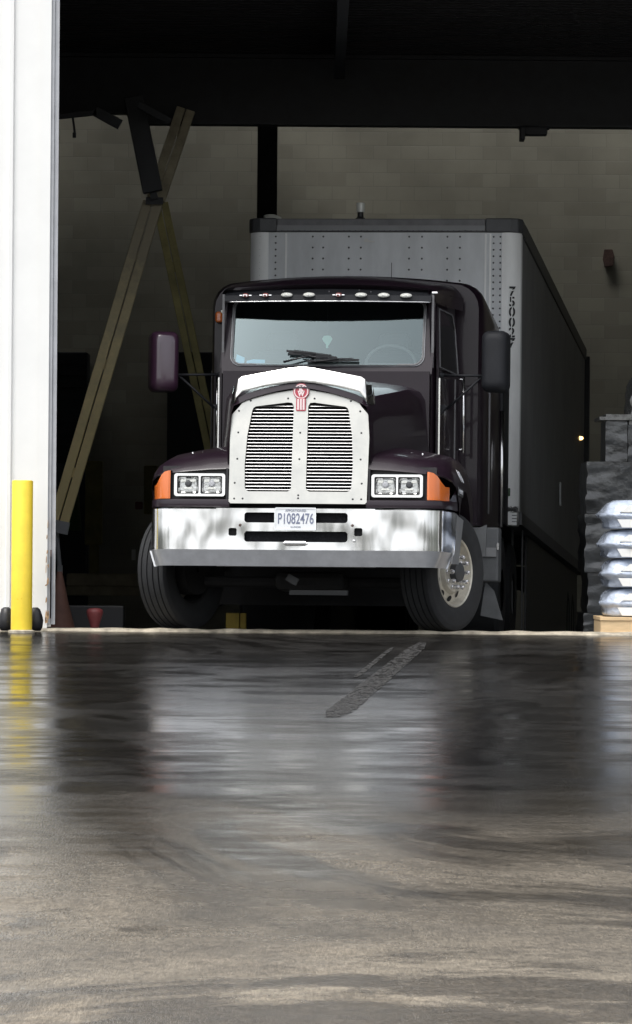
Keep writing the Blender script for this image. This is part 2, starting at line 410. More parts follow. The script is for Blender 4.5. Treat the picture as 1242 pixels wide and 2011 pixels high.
# chipped concrete lip of the doorway
th = MB(); N = 220; r0 = []; r1 = []; r2 = []; r3 = []
for i in range(N + 1):
    x = -3.2 + 11.2*i/N
    e = 0.035*noise.noise(Vector((x*3, 0, 0))) + 0.02*noise.noise(Vector((x*11, 3, 0)))
    hgt = 0.020 + 0.010*noise.noise(Vector((x*5, 7, 0)))
    r0.append((x, 38.74+e, -0.01)); r1.append((x, 38.80+e, hgt-0.002)); r2.append((x, 39.12, hgt)); r3.append((x, 39.2, -0.03))
th.loft([r0, r1, r2, r3])
struct(th.build('threshold', 'concrete_lip'))

# tyre scrub marks on the wet apron
tm = MB()
a0 = at(825, 1262, 36.8); 
def on_apron(px, py):
    # ray / apron plane  z = -0.945 + 0.0243*y
    u = at(px, py, 1.0) - Vector((0, 0, CAMZ)); k = 0.945/38.9
    t = (CAMZ + 0.945)/(k - u.z); return u*t + Vector((0, 0, CAMZ))
for (A, B, wd) in (((832, 1262), (655, 1408), 0.065), ((772, 1272), (700, 1330), 0.018)):
    a = on_apron(*A); b = on_apron(*B); L_ = []; R_ = []
    for i in range(61):
        q = i/60; p = a.lerp(b, q); ww = wd*min(1, 9*(1-q)+.5, 6*q+.4)*(1.0 + 0.35*q + 0.14*noise.noise(Vector((q*22, wd*50, 0)))); ww = max(ww, .01)
        L_.append((p.x - ww, p.y, p.z + .004)); R_.append((p.x + ww, p.y, p.z + .004))
    tm.loft([L_, R_])
M['scrub'] = mat('gritty_tyre_track', (0.020, 0.019, 0.018), 0.75, var=0.8, vscale=30, bump=0.8, bscale=40, bdist=0.02)
_t = M['scrub'].node_tree; _n = _t.nodes.new('ShaderNodeTexNoise'); _n.inputs['Scale'].default_value = 22; _n.inputs['Detail'].default_value = 8; _n.inputs['Roughness'].default_value = .8
_tc = _t.nodes.new('ShaderNodeTexCoord'); _m = _t.nodes.new('ShaderNodeMapping'); _m.inputs['Scale'].default_value = (1, .2, 1); _t.links.new(_tc.outputs['Object'], _m.inputs['Vector']); _r = _t.nodes.new('ShaderNodeMapRange'); _r.inputs[1].default_value = .40; _r.inputs[2].default_value = .52; _r.inputs[4].default_value = .85
_t.links.new(_m.outputs[0], _n.inputs['Vector']); _t.links.new(_n.outputs['Fac'], _r.inputs[0]); _t.links.new(_r.outputs[0], _t.nodes['Principled BSDF'].inputs['Alpha'])
struct(tm.build('tyre_track', 'scrub'))

# the wood across the yard, behind the camera: it shows only in the chrome and the wet ground
random.seed(11)
tl = MB(); M['leafy'] = mat('haze_paled_foliage', (0.20, 0.22, 0.17), 0.9, var=.5, vscale=.6)  # foliage lightened, distance haze put into its colour
for k in range(900):
    a = R(-100 + 200*random.random()); dd = 105 + 25*random.random(); hz_ = 9 + 5*noise.noise(Vector((a*6, 0, 0)))
    c = Vector((dd*math.sin(a), 20 - dd*math.cos(a), -1 + hz_*random.random()**.7)); rs = 1.2 + 2.0*random.random()
    for q in range(4):
        n_ = Vector((random.uniform(-1, 1), random.uniform(-1, 1), random.uniform(-1, 1))).normalized(); u_ = n_.orthogonal().normalized()*rs; v_ = n_.cross(u_)
        cc = c + n_*rs*.5; tl.add([cc+u_, cc+v_, cc-u_, cc-v_], [(0, 1, 2, 3)])
o = tl.build('tree_line', 'leafy'); o['label'] = 'far wood across the yard, seen as dark shapes in the bumper chrome'; o['category'] = 'woodland'; o['kind'] = 'stuff'

# front of the building: white cladding left of the doorway, above it and to its right
bf = thing('building_front', 'white metal clad front of the warehouse at the left of the doorway, overexposed', 'building', (-2.22, 39, 0))
def ribs(x0, x1, z0_, z1_, name):
    mb = MB(); xs_ = []; x = x1
    prof = []
    first = True
    while x > x0:
        prof += [(x, 38.90), (x - .335, 38.90), (x - .345, 38.875), (x - .375, 38.875), (x - .385, 38.90)]
        x -= .385
    prof.append((x0, 38.90))
    prof = [(max(px_, x0), py_) for px_, py_ in prof]
    mb.loft([[(px_, py_, z0_) for px_, py_ in prof], [(px_, py_, z1_) for px_, py_ in prof]])
    return mb
def pbuild(mb, name, m, **k):
    o = mb.build(name, m, None, **k); o.parent = bf; o.matrix_parent_inverse = bf.matrix_world.inverted() ; return o
bpy.context.view_layer.update()
wl = ribs(-14, -2.22, 0.03, 9, 'x'); wl.bx(-14, -2.23, 38.905, 39.1, .03, 9)
pbuild(wl, 'wall', 'white_clad')
pbuild(MB().bx(-2.30, -2.222, 38.885, 39.55, .05, 9).bx(-2.222, -2.185, 38.90, 38.93, .05, 9), 'door_jamb', 'jamb')
ctrim = pbuild(MB().bx(-2.33, -2.25, 38.868, 38.884, .02, 9), 'corner_trim', 'white_clad')
pbuild(ribs(-2.22, 14, 5.75, 9, 'y').bx(-2.22, 14, 38.905, 39.1, 5.75, 9), 'wall_over_doorway', 'white_clad')
pbuild(ribs(10.0, 14, 0.03, 5.75, 'z').bx(10.0, 14, 38.905, 39.1, .03, 5.75), 'wall_beyond_doorway', 'white_clad')
jr = MB()
for k in range(14): jr.bx(-2.226, -2.215, 38.878, 38.884, .1+.02*k*random.random(), .16+.05*random.random()*k)
pbuild(jr, 'rust_streak', 'rust')
random.seed(5); rp = MB(); M['rust_lt'] = mat('orange_rust_bloom', (.42, .27, .15), .85, var=.4, vscale=20)
for k in range(16):
    z = .06 + .9*random.random()**2.2; x = -2.262 + .022*random.random(); hh = .01 + .05*random.random(); ww = .003 + .007*random.random()
    rp.prism([(x-ww, z), (x+ww*.6, z+hh*.2), (x+ww, z+hh), (x, z+hh*1.4), (x-ww*.7, z+hh*.8)], 38.8655, 38.867)
join(ctrim, pbuild(rp, 'rust_bloom', 'rust_lt'))

bw = MB().bx(-14.2, 14.2, 69, 69.4, -1.3, 9.4)
tag(bw.build('block_wall', 'block'), 'tan grey concrete block wall at the back of the warehouse, behind the trailer', 'wall')
for sgn, nm in ((-1, 'dim side wall of the warehouse on the left, hidden by the cladding'), (1, 'dim side wall of the warehouse on the far right')):
    tag(MB().bx(sgn*14.2 - .1, sgn*14.2 + .1, 39.1, 69.4, -1.3, 9.3).build('side_wall', 'side_wall'), nm, 'wall')
# roof: a low dark deck over the front bay, then a higher roof with a slot added to light the block wall
rf = thing('roof_deck', 'dark steel roof deck over the front bay, above the beam', 'roof', (0, 45, 5.6)); bpy.context.view_layer.update()
def kids(mb, name, m, par, **k):
    o = mb.build(name, m, None, **k); o.parent = par; o.matrix_parent_inverse = par.matrix_world.inverted(); return o
dk = MB()
for i in range(40):
    y = 39.1 + i*.2; dk.bx(-14, 14, y, y + .1, 5.62, 5.68); dk.bx(-14, 14, y + .1, y + .2, 5.68, 5.74)
kids(dk, 'deck_panel', 'deck', rf)
for x in (-9, -4.5, 0.2, 4.7, 9): kids(MB().bx(x-.05, x+.05, 39.3, 46, 5.35, 5.615), 'joist', 'steel_blk', rf)
hr = MB().bx(-14.2, 14.2, 47.2, 67.35, 9.3, 9.5).bx(-14.2, 14.2, 68.15, 69.4, 9.3, 9.5).bx(-14.2, -1.5, 67.35, 67.68, 9.31, 9.49).bx(-14.2, 14.2, 47.1, 47.2, 5.75, 9.5)
tag(hr.build('high_roof', 'deck'), 'dark high roof of the back bay with a slot added to light the wall', 'roof')

# ------------------------------------------------------------------ steelwork
be = thing('roof_beam', 'black steel beam spanning the top of the doorway above the trailer', 'beam', (0, 46.3, 4.95)); bpy.context.view_layer.update()
b0 = MB().bx(-1.72, 14, 46.2, 46.45, 4.915, 4.94).bx(-1.72, 14, 46.31, 46.33, 4.94, 5.6).bx(-14, -1.69, 46.22, 46.44, 5.02, 5.04).bx(-14, -1.69, 46.313, 46.327, 5.042, 5.578).bx(-14, 14, 46.2, 46.45, 5.58, 5.615)
kids(b0, 'web_and_flange', 'steel_blk', be)
kids(MB().bx(2.0, 2.05, 46.15, 46.4, 4.78, 4.915).bx(2.05, 2.27, 46.15, 46.35, 4.83, 4.915).bx(1.99, 2.3, 46.13, 46.4, 4.895, 4.915), 'hanger_bracket', 'steel_blk', be, bevel=.01)
col = MB().bx(-.83, -.565, 62.0, 62.02, floor_z(62), 9.3).bx(-.83, -.565, 62.24, 62.26, floor_z(62), 9.3).bx(-.71, -.69, 62.02, 62.24, floor_z(62), 9.3)
tag(col.build('steel_column', 'steel_blk'), 'black vertical steel column rising behind the left end of the trailer', 'column')

def brace(a, b, w, name, label, m, m2=None, split=None, depth=.09):
    """double angle bar with a slot between its halves"""
    t = thing(name, label, 'brace', tuple(b)); bpy.context.view_layer.update()
    a = Vector(a); b = Vector(b); d = (b-a).normalized(); s = Vector((d.z, 0, -d.x)).normalized()
    if s.x < 0: s = -s
    def half(p, q, off, mm, nm):
        mb = MB(); mb.bar(p + s*off, q + s*off, w*.46, depth, up=(0, -1, 0)); return kids(mb, nm, mm, t, bevel=.006)
    segs = [(a, b, m)] if split is None else [(a, a.lerp(b, split), m), (a.lerp(b, split), b, m2)]
    for (p, q, mm) in segs:
        half(p, q, -w*.26, mm, 'angle_bar'); half(p, q, w*.26, mm, 'angle_bar')
    n = max(2, int((b-a).length/.9))
    for i in range(n):
        c = a.lerp(b, (i + .5)/n); mb = MB(); mb.bar(c - d*.05, c + d*.05, w*.07, depth*.7, up=(0, -1, 0))
        kids(mb, 'spacer', m, t)
    return t, kids
D1, D2 = 46.0, 45.8
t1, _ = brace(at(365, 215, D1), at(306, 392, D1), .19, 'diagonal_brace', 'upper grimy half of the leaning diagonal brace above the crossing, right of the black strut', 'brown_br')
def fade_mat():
    m, t, b = nodes('grime_to_lit_yellow'); L = t.links.new
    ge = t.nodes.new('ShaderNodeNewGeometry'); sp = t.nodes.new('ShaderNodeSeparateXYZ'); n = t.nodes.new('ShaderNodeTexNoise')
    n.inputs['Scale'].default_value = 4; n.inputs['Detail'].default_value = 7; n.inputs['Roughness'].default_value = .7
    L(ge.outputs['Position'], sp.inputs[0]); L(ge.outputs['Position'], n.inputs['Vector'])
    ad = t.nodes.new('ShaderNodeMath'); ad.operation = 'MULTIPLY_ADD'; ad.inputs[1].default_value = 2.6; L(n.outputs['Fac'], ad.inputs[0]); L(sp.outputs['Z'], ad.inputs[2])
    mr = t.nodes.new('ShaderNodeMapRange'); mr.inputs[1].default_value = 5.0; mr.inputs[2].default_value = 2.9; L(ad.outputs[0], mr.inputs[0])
    mx = t.nodes.new('ShaderNodeMix'); mx.data_type = 'RGBA'; mx.inputs[6].default_value = (.34, .30, .21, 1); mx.inputs[7].default_value = (.88, .72, .36, 1)  # brown grime above; paler yellow below paints in the door light it catches
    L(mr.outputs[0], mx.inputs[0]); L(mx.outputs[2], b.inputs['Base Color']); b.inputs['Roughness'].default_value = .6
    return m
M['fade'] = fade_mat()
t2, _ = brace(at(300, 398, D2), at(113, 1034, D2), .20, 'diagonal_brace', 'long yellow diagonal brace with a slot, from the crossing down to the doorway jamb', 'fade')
kids(MB().bar(at(116, 1022, D2 - .12), at(111, 1046, D2 - .12), .22, .05, up=(0, -1, 0)), 'end_cap', 'jamb', t2)
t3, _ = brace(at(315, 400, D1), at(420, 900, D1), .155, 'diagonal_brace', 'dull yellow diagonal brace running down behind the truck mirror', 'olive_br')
st = thing('black_strut', 'thick black steel strut coming down to the crossing of the yellow braces', 'brace', tuple(at(303, 385, 45.6))); bpy.context.view_layer.update()
kids(MB().bar(at(262, 190, 45.6), at(300, 378, 45.6), .195, .12, up=(0, -1, 0)), 'beam_body', 'steel_blk', st, bevel=.01)
kids(MB().bar(at(300, 378, 45.65), at(304, 392, 45.65), .07, .06, up=(0, -1, 0)).box(tuple(at(303, 395, 45.7)), (.17, .02, .07)), 'bolted_joint', 'steel_blk', st)
bb = MB()
bb.bar(at(60, 236, 45), at(190, 222, 45), .05, .05, up=(0, -1, 0)); bb.bar(at(185, 218, 45), at(236, 246, 45), .10, .05, up=(0, -1, 0))
bb.bar(at(142, 225, 45), at(147, 262, 45), .022, .02, up=(0, -1, 0)); bb.box(tuple(at(146, 266, 45)), (.035, .03, .05))
tag(bb.build('roof_truss_end', 'steel_blk', bevel=.004), 'black pieces of roof truss hanging in at the top left beside the white wall', 'truss')
bb = MB().bar(at(270, 205, 45.2), at(334, 240, 45.2), .07, .05, up=(0, -1, 0))
tag(bb.build('truss_gusset', 'steel_blk', bevel=.004), 'short dark pointed steel plate above the grimy diagonal brace', 'truss')
tag(MB().tube([at(111, 1046, 45.75), at(117, 1112, 45.75)], .022).box(tuple(at(117.5, 1160, 45.75)), (.05, .05, .5)).build('grey_pole', 'jamb', smooth=False), 'thin grey pole under the foot of the long yellow brace', 'pole')

# (the long brace is painted yellow; browner grime upwards, door light on its lower end put into the colour)
# things along the back wall
def wallbox(px0, px1, py0, py1, d, dep, name, m, label, cat, bevel=.02):
    a = at(px0, py1, d); b = at(px1, py0, d)
    t = thing(name, label, cat, ((a.x+b.x)/2, d, a.z)); bpy.context.view_layer.update()
    kids(MB().bx(a.x, b.x, d, d+dep, a.z, b.z), 'body', m, t, bevel=bevel)
    return t, a, b
t, a, b = wallbox(60, 172, 692, 1190, 68.3, .68, 'roller_door', 'cabinet', 'dark dock door in the block wall beside the white jamb', 'door')
sl = MB(); n = 22
for i in range(n): z = a.z + (b.z - a.z)*i/n; sl.bx(a.x+.05, b.x-.05, 68.27, 68.31, z, z + .1)
kids(sl, 'slat_curtain', 'cabinet', t); 
M['cabinet_lt'] = mat('slate_panel', (0.05, 0.055, 0.06), 0.6)
kids(MB().bx(a.x+.1, b.x-.1, 68.24, 68.29, a.z+1.6, a.z+2.1), 'window_strip', 'cabinet_lt', t)
t, a, b = wallbox(325, 440, 692, 1190, 68.3, .68, 'roller_door', 'steel_blk', 'black dock door in the block wall behind the truck mirror', 'door')
kids(MB().bx(a.x+.08, b.x-.08, 68.27, 68.31, a.z+.1, b.z-.1), 'door_leaf', 'cabinet', t)
for px0, px1, py0, py1, lb in ((166, 201, 905, 1070, 'dull yellow steel post standing beyond the doorway, left of the truck'), (282, 310, 914, 1010, 'dull yellow block shaped post beside the left headlight')):
    a = at(px0, py1, 60); b = at(px1, py0, 60)
    mb = MB().bx(a.x, b.x, 60, 60.2, a.z, b.z)
    if px0 < 200: p = at(184, 1130, 60); mb.bx(p.x-.06, p.x+.06, 60.05, 60.15, p.z, a.z)
    tag(mb.build('yellow_post', 'olive_br', bevel=.02), lb, 'post')
a = at(131, 1042, 58); b = at(150, 965, 58)
tag(MB().lathe([(a.z, .01), (a.z, .13), (b.z - .05, .09), (b.z, .05), (b.z, .01)], 'Z', 16, ((a.x+b.x)/2, 58, 0)).build('green_bin', 'green_drum', smooth=True), 'dark green tapered bin in the dark beside the yellow brace', 'bin')
a = at(130, 1150, 57); b = at(275, 1127, 57)
tag(MB().bx(a.x, b.x, 57, 57.3, a.z, b.z).bx(a.x, b.x, 57.02, 57.28, a.z-.12, a.z).build('wheel_stop', 'brown_br', bevel=.02), 'long low grimy beam on the floor in the dark left of the truck', 'beam')
a = at(258, 1100, 56); b = at(266, 1079, 56)
tag(MB().bx(a.x, b.x, 56, 56.01, a.z, b.z).build('paper_tag', 'paper'), 'small pale paper tag hanging in the dark left of the tyre', 'tag')
a = at(265, 1000, 56); 
tag(MB().bx(a.x, a.x+.09, 56, 56.05, a.z, a.z+.09).build('red_box', 'cone_red', bevel=.01), 'small dark red box left of the amber turn signal', 'box')
a = at(1185, 525, 68.9); b = at(1208, 490, 68.9)
rb = MB().prism([(a.x+.03, a.z), (b.x-.02, a.z+.02), (b.x, a.z+.15), (b.x-.03, b.z), (a.x+.02, b.z), (a.x, a.z+.12)], 68.9, 68.99)
tag(rb.build('wall_box', 'rust', bevel=.01), 'small rusty brown box on the block wall, right of the trailer', 'box')

# traffic cones
def cone(x, y, z, hgt, r, m, label, tilt=None):
    t = thing('traffic_cone', label, 'cone', (x, y, z)); bpy.context.view_layer.update()
    o = MB().lathe([(0.03, r), (hgt*.5, r*.55), (hgt*.97, r*.18), (hgt, r*.14), (hgt, .001)], 'Z', 28).build('cone_body', m, t, smooth=True)
    MB().bx(-r*1.25, r*1.25, -r*1.25, r*1.25, 0, .03).build('base', m, t, bevel=.01)
    if tilt: t.rotation_euler = tilt
    return t
p = at(116, 1222, 41)
cone(p.x, 41, floor_z(41), .56, .15, 'cone', 'tall grimy traffic cone standing in the shade beside the white jamb')
p = at(186, 1196, 39.4)
tag(MB().lathe([(-.02, .001), (-.02, .034), (.04, .040), (.10, .060), (.145, .072), (.17, .066), (.182, .04), (.184, .001)], 'Z', 24, (p.x, 39.4, .0)).build('traffic_cone', 'cone_red', smooth=True), 'small red cone turned wide end up on the doorway lip, left of the truck', 'cone')
q = at(185, 1196, 41)
tag(MB().bx(q.x-.26, q.x+.26, 41.0, 41.3, floor_z(41), floor_z(41)+.26).build('black_crate', 'black', bevel=.01), 'small black crate behind the red traffic cone', 'crate')
a = at(443, 1228, 42); b = at(483, 1204, 42)
t = thing('wheel_chock', 'dull yellow block on the floor under the truck, right of its front tyre', 'chock', (a.x, 42, a.z)); bpy.context.view_layer.update()
M['chock'] = mat('yellow_chock', (0.5, 0.36, 0.06), 0.6, var=.2)
kids(MB().bx(a.x, b.x-.06, 42, 42.15, floor_z(42), b.z).bx(b.x-.055, b.x, 42.02, 42.15, floor_z(42), b.z), 'block', 'chock', t, bevel=.006)

# bollard with black rubber blocks
t = thing('bollard', 'bright yellow steel bollard standing in front of the white wall', 'bollard', tuple(at(42, 1229, 38.4)))
t.location.z = .0
bz = at(42, 943, 38.4).z
MB().lathe([(-.02, .088), (bz-.012, .088), (bz-.003, .083), (bz, .070), (bz, .001)], 'Z', 40).build('pipe', 'yellow', t, auto=True)
MB().lathe([(-.02, .11), (.004, .11), (.012, .092)], 'Z', 40).build('base_collar', 'concrete_lip', t, auto=True)
for px, lb in ((12, 'lumpy black rubber block left of the yellow bollard foot'), (69, 'lumpy black rubber block right of the yellow bollard foot')):
    p = at(px, 1228, 38.6); mb = MB(); rings = []
    for z, w_ in ((0, .045), (.03, .062), (.09, .066), (.14, .055), (.18, .04), (.195, .02)):
        rings.append([(p.x + w_*(1+.2*noise.noise(Vector((k, z*20, px))))*math.cos(k*math.pi/6), 38.62 + w_*math.sin(k*math.pi/6), z) for k in range(12)])
    tag(mb.loft(rings, True, True).build('rubber_block', 'black', smooth=True), lb, 'rubber block', 'rubber blocks at the bollard')

# ------------------------------------------------------------------ pallets on the right
def wrapped(name, label, x0, x1, y0, y1, z0_, z1_, m, seed, lumps=.02, nx=22, nz=18, taper=0.0, par=None):
    mb = MB()
    rings = []
    for j in range(nz + 1):
        z = z0_ + (z1_-z0_)*j/nz; ring = []
        per = []
        for i in range(nx): per.append((x0 + (x1-x0)*i/nx, y0, 0))
        for i in range(8): per.append((x1, y0 + (y1-y0)*i/8, 0))
        for i in range(nx): per.append((x1 - (x1-x0)*i/nx, y1, 0))
        for i in range(8): per.append((x0, y1 - (y1-y0)*i/8, 0))
        cx, cy = (x0+x1)/2, (y0+y1)/2
        for (x, y, _) in per:
            n1 = noise.noise(Vector((x*5+seed, y*5, z*9))); n2 = noise.noise(Vector((x*14, y*14+seed, z*25)))
            k = 1 + (lumps*n1 + lumps*.5*n2)*1.6 - taper*(j/nz); ring.append((cx + (x-cx)*k, cy + (y-cy)*k, z))
        rings.append(ring)
    mb.loft(rings, True, True)
    return tag(mb.build(name, m, par, auto=True), label, 'wrapped load')
FZ = floor_z(43)
for i, (z0_, z1_, x0, lb) in enumerate(((FZ, .13, 2.46, 'grey crate at the bottom of the film wrapped stack beside the trailer'),
        (.135, .50, 2.50, 'lowest dark film wrapped bale above the grey crate, beside the trailer'),
        (.505, 1.04, 2.47, 'middle dark film wrapped bale beside the trailer'),
        (1.045, 1.52, 2.48, 'wide film wrapped bale topping the lower stack, with pale crinkled film'))):
    wrapped('wrapped_bale', lb, x0, 3.75, 42.6, 43.7, z0_, z1_, 'film_dk', 3.1*i + 1, .02)
wrapped('wrapped_carton', 'narrow dark wrapped carton standing on the film wrapped bales', 2.66, 2.86, 42.75, 43.5, 1.525, 1.90, 'film_dk', 21, .02, 8)
tag(MB().bx(2.60, 2.9, 42.7, 43.5, 1.905, 1.935).bx(2.66, 2.9, 42.72, 43.5, 1.935, 1.96).build('wrapped_board', 'film_lt'), 'thin pale board lying on the narrow wrapped carton', 'board')
wrapped('wrapped_carton', 'dark wrapped carton under the pale upright bundle at the right edge', 2.868, 3.7, 42.75, 43.5, 1.525, 1.86, 'film_dk', 31, .03, 12)
wrapped('wrapped_bundle', 'pale translucent wrapped bundle standing highest of the stack at the right edge', 2.87, 3.6, 42.75, 43.5, 1.865, 2.30, 'film_lt', 41, .05, 14, 14, .12)

t = thing('pallet', 'pale wooden pallet under the white sacks at the right edge', 'pallet', (2.44, 39.5, 0)); bpy.context.view_layer.update()
pz = .0
for x0, x1 in ((2.425, 2.74), (2.98, 3.14), (3.38, 3.52)): kids(MB().bx(x0, x1, 39.45, 40.4, pz, pz+.108), 'block', 'wood', t, bevel=.004)
kids(MB().bx(2.42, 3.52, 39.44, 40.42, pz+.11, pz+.14).bx(2.42, 3.52, 39.44, 39.448, pz, pz + .02), 'deck_board', 'wood', t, bevel=.003)
z = pz + .143
ords = ('bottom', 'second from the bottom', 'second from the top', 'top')
for i in range(4):
    x0 = 2.435 + .02*random.random(); h = .25
    t = thing('white_sack', 'glossy pale plastic sack, %s of the stack on the wooden pallet' % ords[i], 'sack', (3.1, 39.98, z), 'white sacks stacked on the pallet')
    mb = MB(); rings = []
    K = 40
    for (zz, ins) in ((0, .05), (.02, .03), (.06, .035), (.095, .02), (.105, .0), (.135, -.002), (.145, .015), (.19, .03), (.235, .06), (.262, .12), (.27, .3)):
        ring = []
        for k in range(K):
            a = 2*math.pi*k/K; ca, sa = math.cos(a), math.sin(a)
            ex = (abs(ca)**.35)*(1 if ca > 0 else -1); ey = (abs(sa)**.35)*(1 if sa > 0 else -1)
            wob = .03*noise.noise(Vector((ex*3+i*5, ey*3, zz*12)))
            ring.append((ex*(.53 - ins + wob), ey*(.46 - ins + wob), zz))
        rings.append(ring)
    mb.loft(rings, True, True); mb.build('sack_body', 'bag', t, smooth=True)
    lab = plate('printed_band', [[(-.36, .01), (.4, .01), (.4, .085), (-.40, .085)]], -.452, -.440, 'bag_label', t)
    lab2 = plate('printed_band', [[(-.38, .15), (.4, .15), (.4, .215), (-.30, .215)]], -.452, -.43, 'bag_label', t)
    t.location.x = x0 + .53; t.scale = (1, 1, .92)
    z += h

# ------------------------------------------------------------------ trailer
LW = frame((.62, 44.1, -.2), 5.6, 2.1)
tr = thing('semi_trailer', 'long grey box trailer coupled behind the dark truck', 'trailer', mw=LW)
H0, H1, W2, LEN = 1.28, 4.06, 1.30, 15.4
fw = MB().bx(-1.12, 1.12, 0.0, LEN, H0, 3.92).build('front_wall', 'trailer', tr)
# rounded front corner posts
for s in (-1, 1):
    pr = [(s*1.12, -.004), (s*1.16, -.012), (s*1.21, -.008), (s*1.26, .02), (s*1.30, .08), (s*1.30, .3), (s*1.12, .3)]
    MB().prism(pr, H0, 3.92, 'XY').build('corner_post', 'trailer_lt', tr, auto=True)
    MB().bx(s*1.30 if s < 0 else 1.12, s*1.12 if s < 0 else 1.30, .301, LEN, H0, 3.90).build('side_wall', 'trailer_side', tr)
rr_ = MB()
for k in range(6):
    y = 2.4 + k*2.44; rr_.bx(1.30, 1.3008, y, y + .02, H0 + .02, 3.88)
join(fw, rr_.build('side_post_row', 'trailer_side', tr))
MB().bx(-1.04, .96, -.02, .30, 3.925, 4.05).build('top_rail', 'rail', tr, bevel=.01)
MB().bx(-1.04, .96, -.026, -.02, 3.935, 3.985).build('rail_lip', 'trailer_side', tr)
for s, x0 in ((-1, 1.042), (1, .962)):
    pr = [(s*x0, -.03), (s*1.2, -.03), (s*1.275, 0), (s*1.315, .08), (s*1.315, .6), (s*x0, .6)]
    MB().prism(pr, 3.92, 4.055, 'XY').build('corner_cap', 'rail_dk', tr, bevel=.012)
for s in (-1, 1): MB().bx(s*1.315 if s < 0 else 1.24, s*1.24 if s < 0 else 1.315, .601, LEN + .05, 3.905, 4.05).build('side_top_rail', 'rail_dk', tr)
MB().bx(-1.24, 1.24, .3, LEN, 3.99, 4.02).build('roof_panel', 'trailer', tr)
MB().bx(1.14, 1.315, .32, LEN, 1.16, 1.28).bx(-1.315, -1.14, .32, LEN, 1.16, 1.28).build('bottom_rail', 'rail_dk', tr)
bb = plate('front_sill', [[(-1.29, 1.13), (1.0, 1.13), (1.02, 1.15), (1.285, 1.14), (1.29, 1.28), (-1.29, 1.28)]], -.012, .30, 'trailer_lt', tr)
jag = [(1.02, 1.145), (.98, 1.145), (.98, 1.30), (1.04, 1.31), (1.07, 1.26), (1.10, 1.24), (1.09, 1.19), (1.12, 1.16), (1.2, 1.145), (1.2, 1.135), (1.02, 1.135)]
plate('rust_patch', [jag], -.022, -.013, 'rust', tr)
sm = MB(); random.seed(3)
for k in range(34):
    x = 1.13 + .165*k/33; hh = .012 + .02*random.random()**2; sm.bx(x, x+.004, -.016, -.0125 + .001*random.random(), 1.288 - hh, 1.292 + hh)
for k in range(4): sm.bx(1.24, 1.29, -.016, -.0125, 1.17 + k*.03, 1.176 + k*.03)
sm.build('scrape_mark', 'ink', tr)
plate('sticker', [rr(1.162, 1.222, 1.415, 1.49, .004, 2)], -.024, -.014, 'green', tr)
rv = MB()
for x in (-1.20, -1.155, -1.05, -.695, -.585, -.34, -.225, .236, .358, .60, .72, 1.04, 1.105):
    stp = .062 if x in (-1.20, -1.05, 1.04, 1.105) else .105
    zz = 3.88
    while zz > 2.9:
        rv.lathe([(-.004, .010), (-.008, .007), (-.009, .001)], 'Y', 6, (x, 0, zz)); zz -= stp
k = -1.1
while k < 1.1:
    rv.lathe([(-.030, .006), (-.033, .003)], 'Y', 6, (k, 0, 3.935)); k += .055
join(fw, rv.build('rivet_row', 'rail_dk', tr))
se = MB()
for x in (-1.14, -.96, .955, 1.0): se.bx(x, x + .018, -.006, 0, H0, 3.91)
join(fw, se.build('pressed_rib', 'trailer_lt', tr))
plate('torn_sticker', [[(-.20, 3.83), (-.10, 3.825), (-.09, 3.835), (-.15, 3.845), (-.165, 3.865), (-.19, 3.86)]], -.006, -.002, 'paper', tr)
# stacked stencil number on the corner post
zz = 3.355
digits = '750027'
M['post_bg'] = M['trailer_lt']
for ch in digits:
    text_mesh('stencil_digit', ch, .125, (1.222, -.018, zz), (R(90), 0, R(8)), 'ink', tr, sx=.98, ext=.0015, bold=.003)
    zz -= .098
slit = MB()
zz = 3.355
for i, ch in enumerate(digits):
    if ch == '0': slit.box((1.222, -.0205, zz), (.010, .002, .10), Matrix.Rotation(R(8), 3, 'Z') @ Matrix.Rotation(R(4), 3, 'Y'))
    elif ch == '7': slit.box((1.222, -.0205, zz + .012), (.07, .002, .009), Matrix.Rotation(R(8), 3, 'Z') @ Matrix.Rotation(R(-18), 3, 'Y'))
    else: slit.box((1.219, -.0205, zz + .006), (.008, .002, .10), Matrix.Rotation(R(8), 3, 'Z'))
    zz -= .098
slit.build('stencil_bridge', 'trailer_lt', tr)
# rear door edge, tail lamp, handle
MB().bx(1.30, 1.36, LEN - .12, LEN + .08, 1.05, 3.95).build('rear_frame', 'steel_blk', tr)
M['amber_lit'] = mat('lit_marker_lamp', (0.8, 0.5, 0.2), 0.3, emit=(1.0, 0.62, 0.22), estr=2.5)
MB().lathe([(1.345, .001), (1.34, .014), (1.325, .022), (1.30, .024)], 'X', 12, (0, 13.9, 2.82)).build('marker_lamp', 'amber_lit', tr, smooth=True)
MB().bx(1.309, 1.325, 8.3, 8.5, 1.72, 1.98).build('placard_holder', 'trailer', tr)
MB().bx(-.55, .55, .35, LEN - .3, .95, 1.12).build('underframe', 'void', tr)
for s in (-1, 1):
    lg = MB().bx(s*.95 - .06, s*.95 + .06, 2.6, 2.74, .25, 1.12).bx(s*.95 - .14, s*.95 + .14, 2.55, 2.8, .2, .25)
    lg.build('landing_leg', 'rail_dk', tr, bevel=.01)
M['tube_grey'] = mat('scuffed_dark_steel', (0.05, 0.052, 0.055), 0.5)
MB().bx(1.17, 1.19, 1.2, 1.22, .12, 1.14).bx(1.27, 1.285, 1.2, 1.22, .12, 1.14).build('skirt_strut', 'tube_grey', tr)
for yy in (12.6, 13.9):
    for s in (-1, 1):
        MB().lathe([(s*.72, .25), (s*.72, .45), (s*.76, .5), (s*1.16, .5), (s*1.22, .46), (s*1.24, .3), (s*1.1, .28)], 'X', 28, (0, yy, .5)).build('wheel', 'rubber', tr, auto=True)
MB().bx(.6, 1.1, 12.0, 14.5, .9, 1.15).build('bogie_frame', 'void', tr)

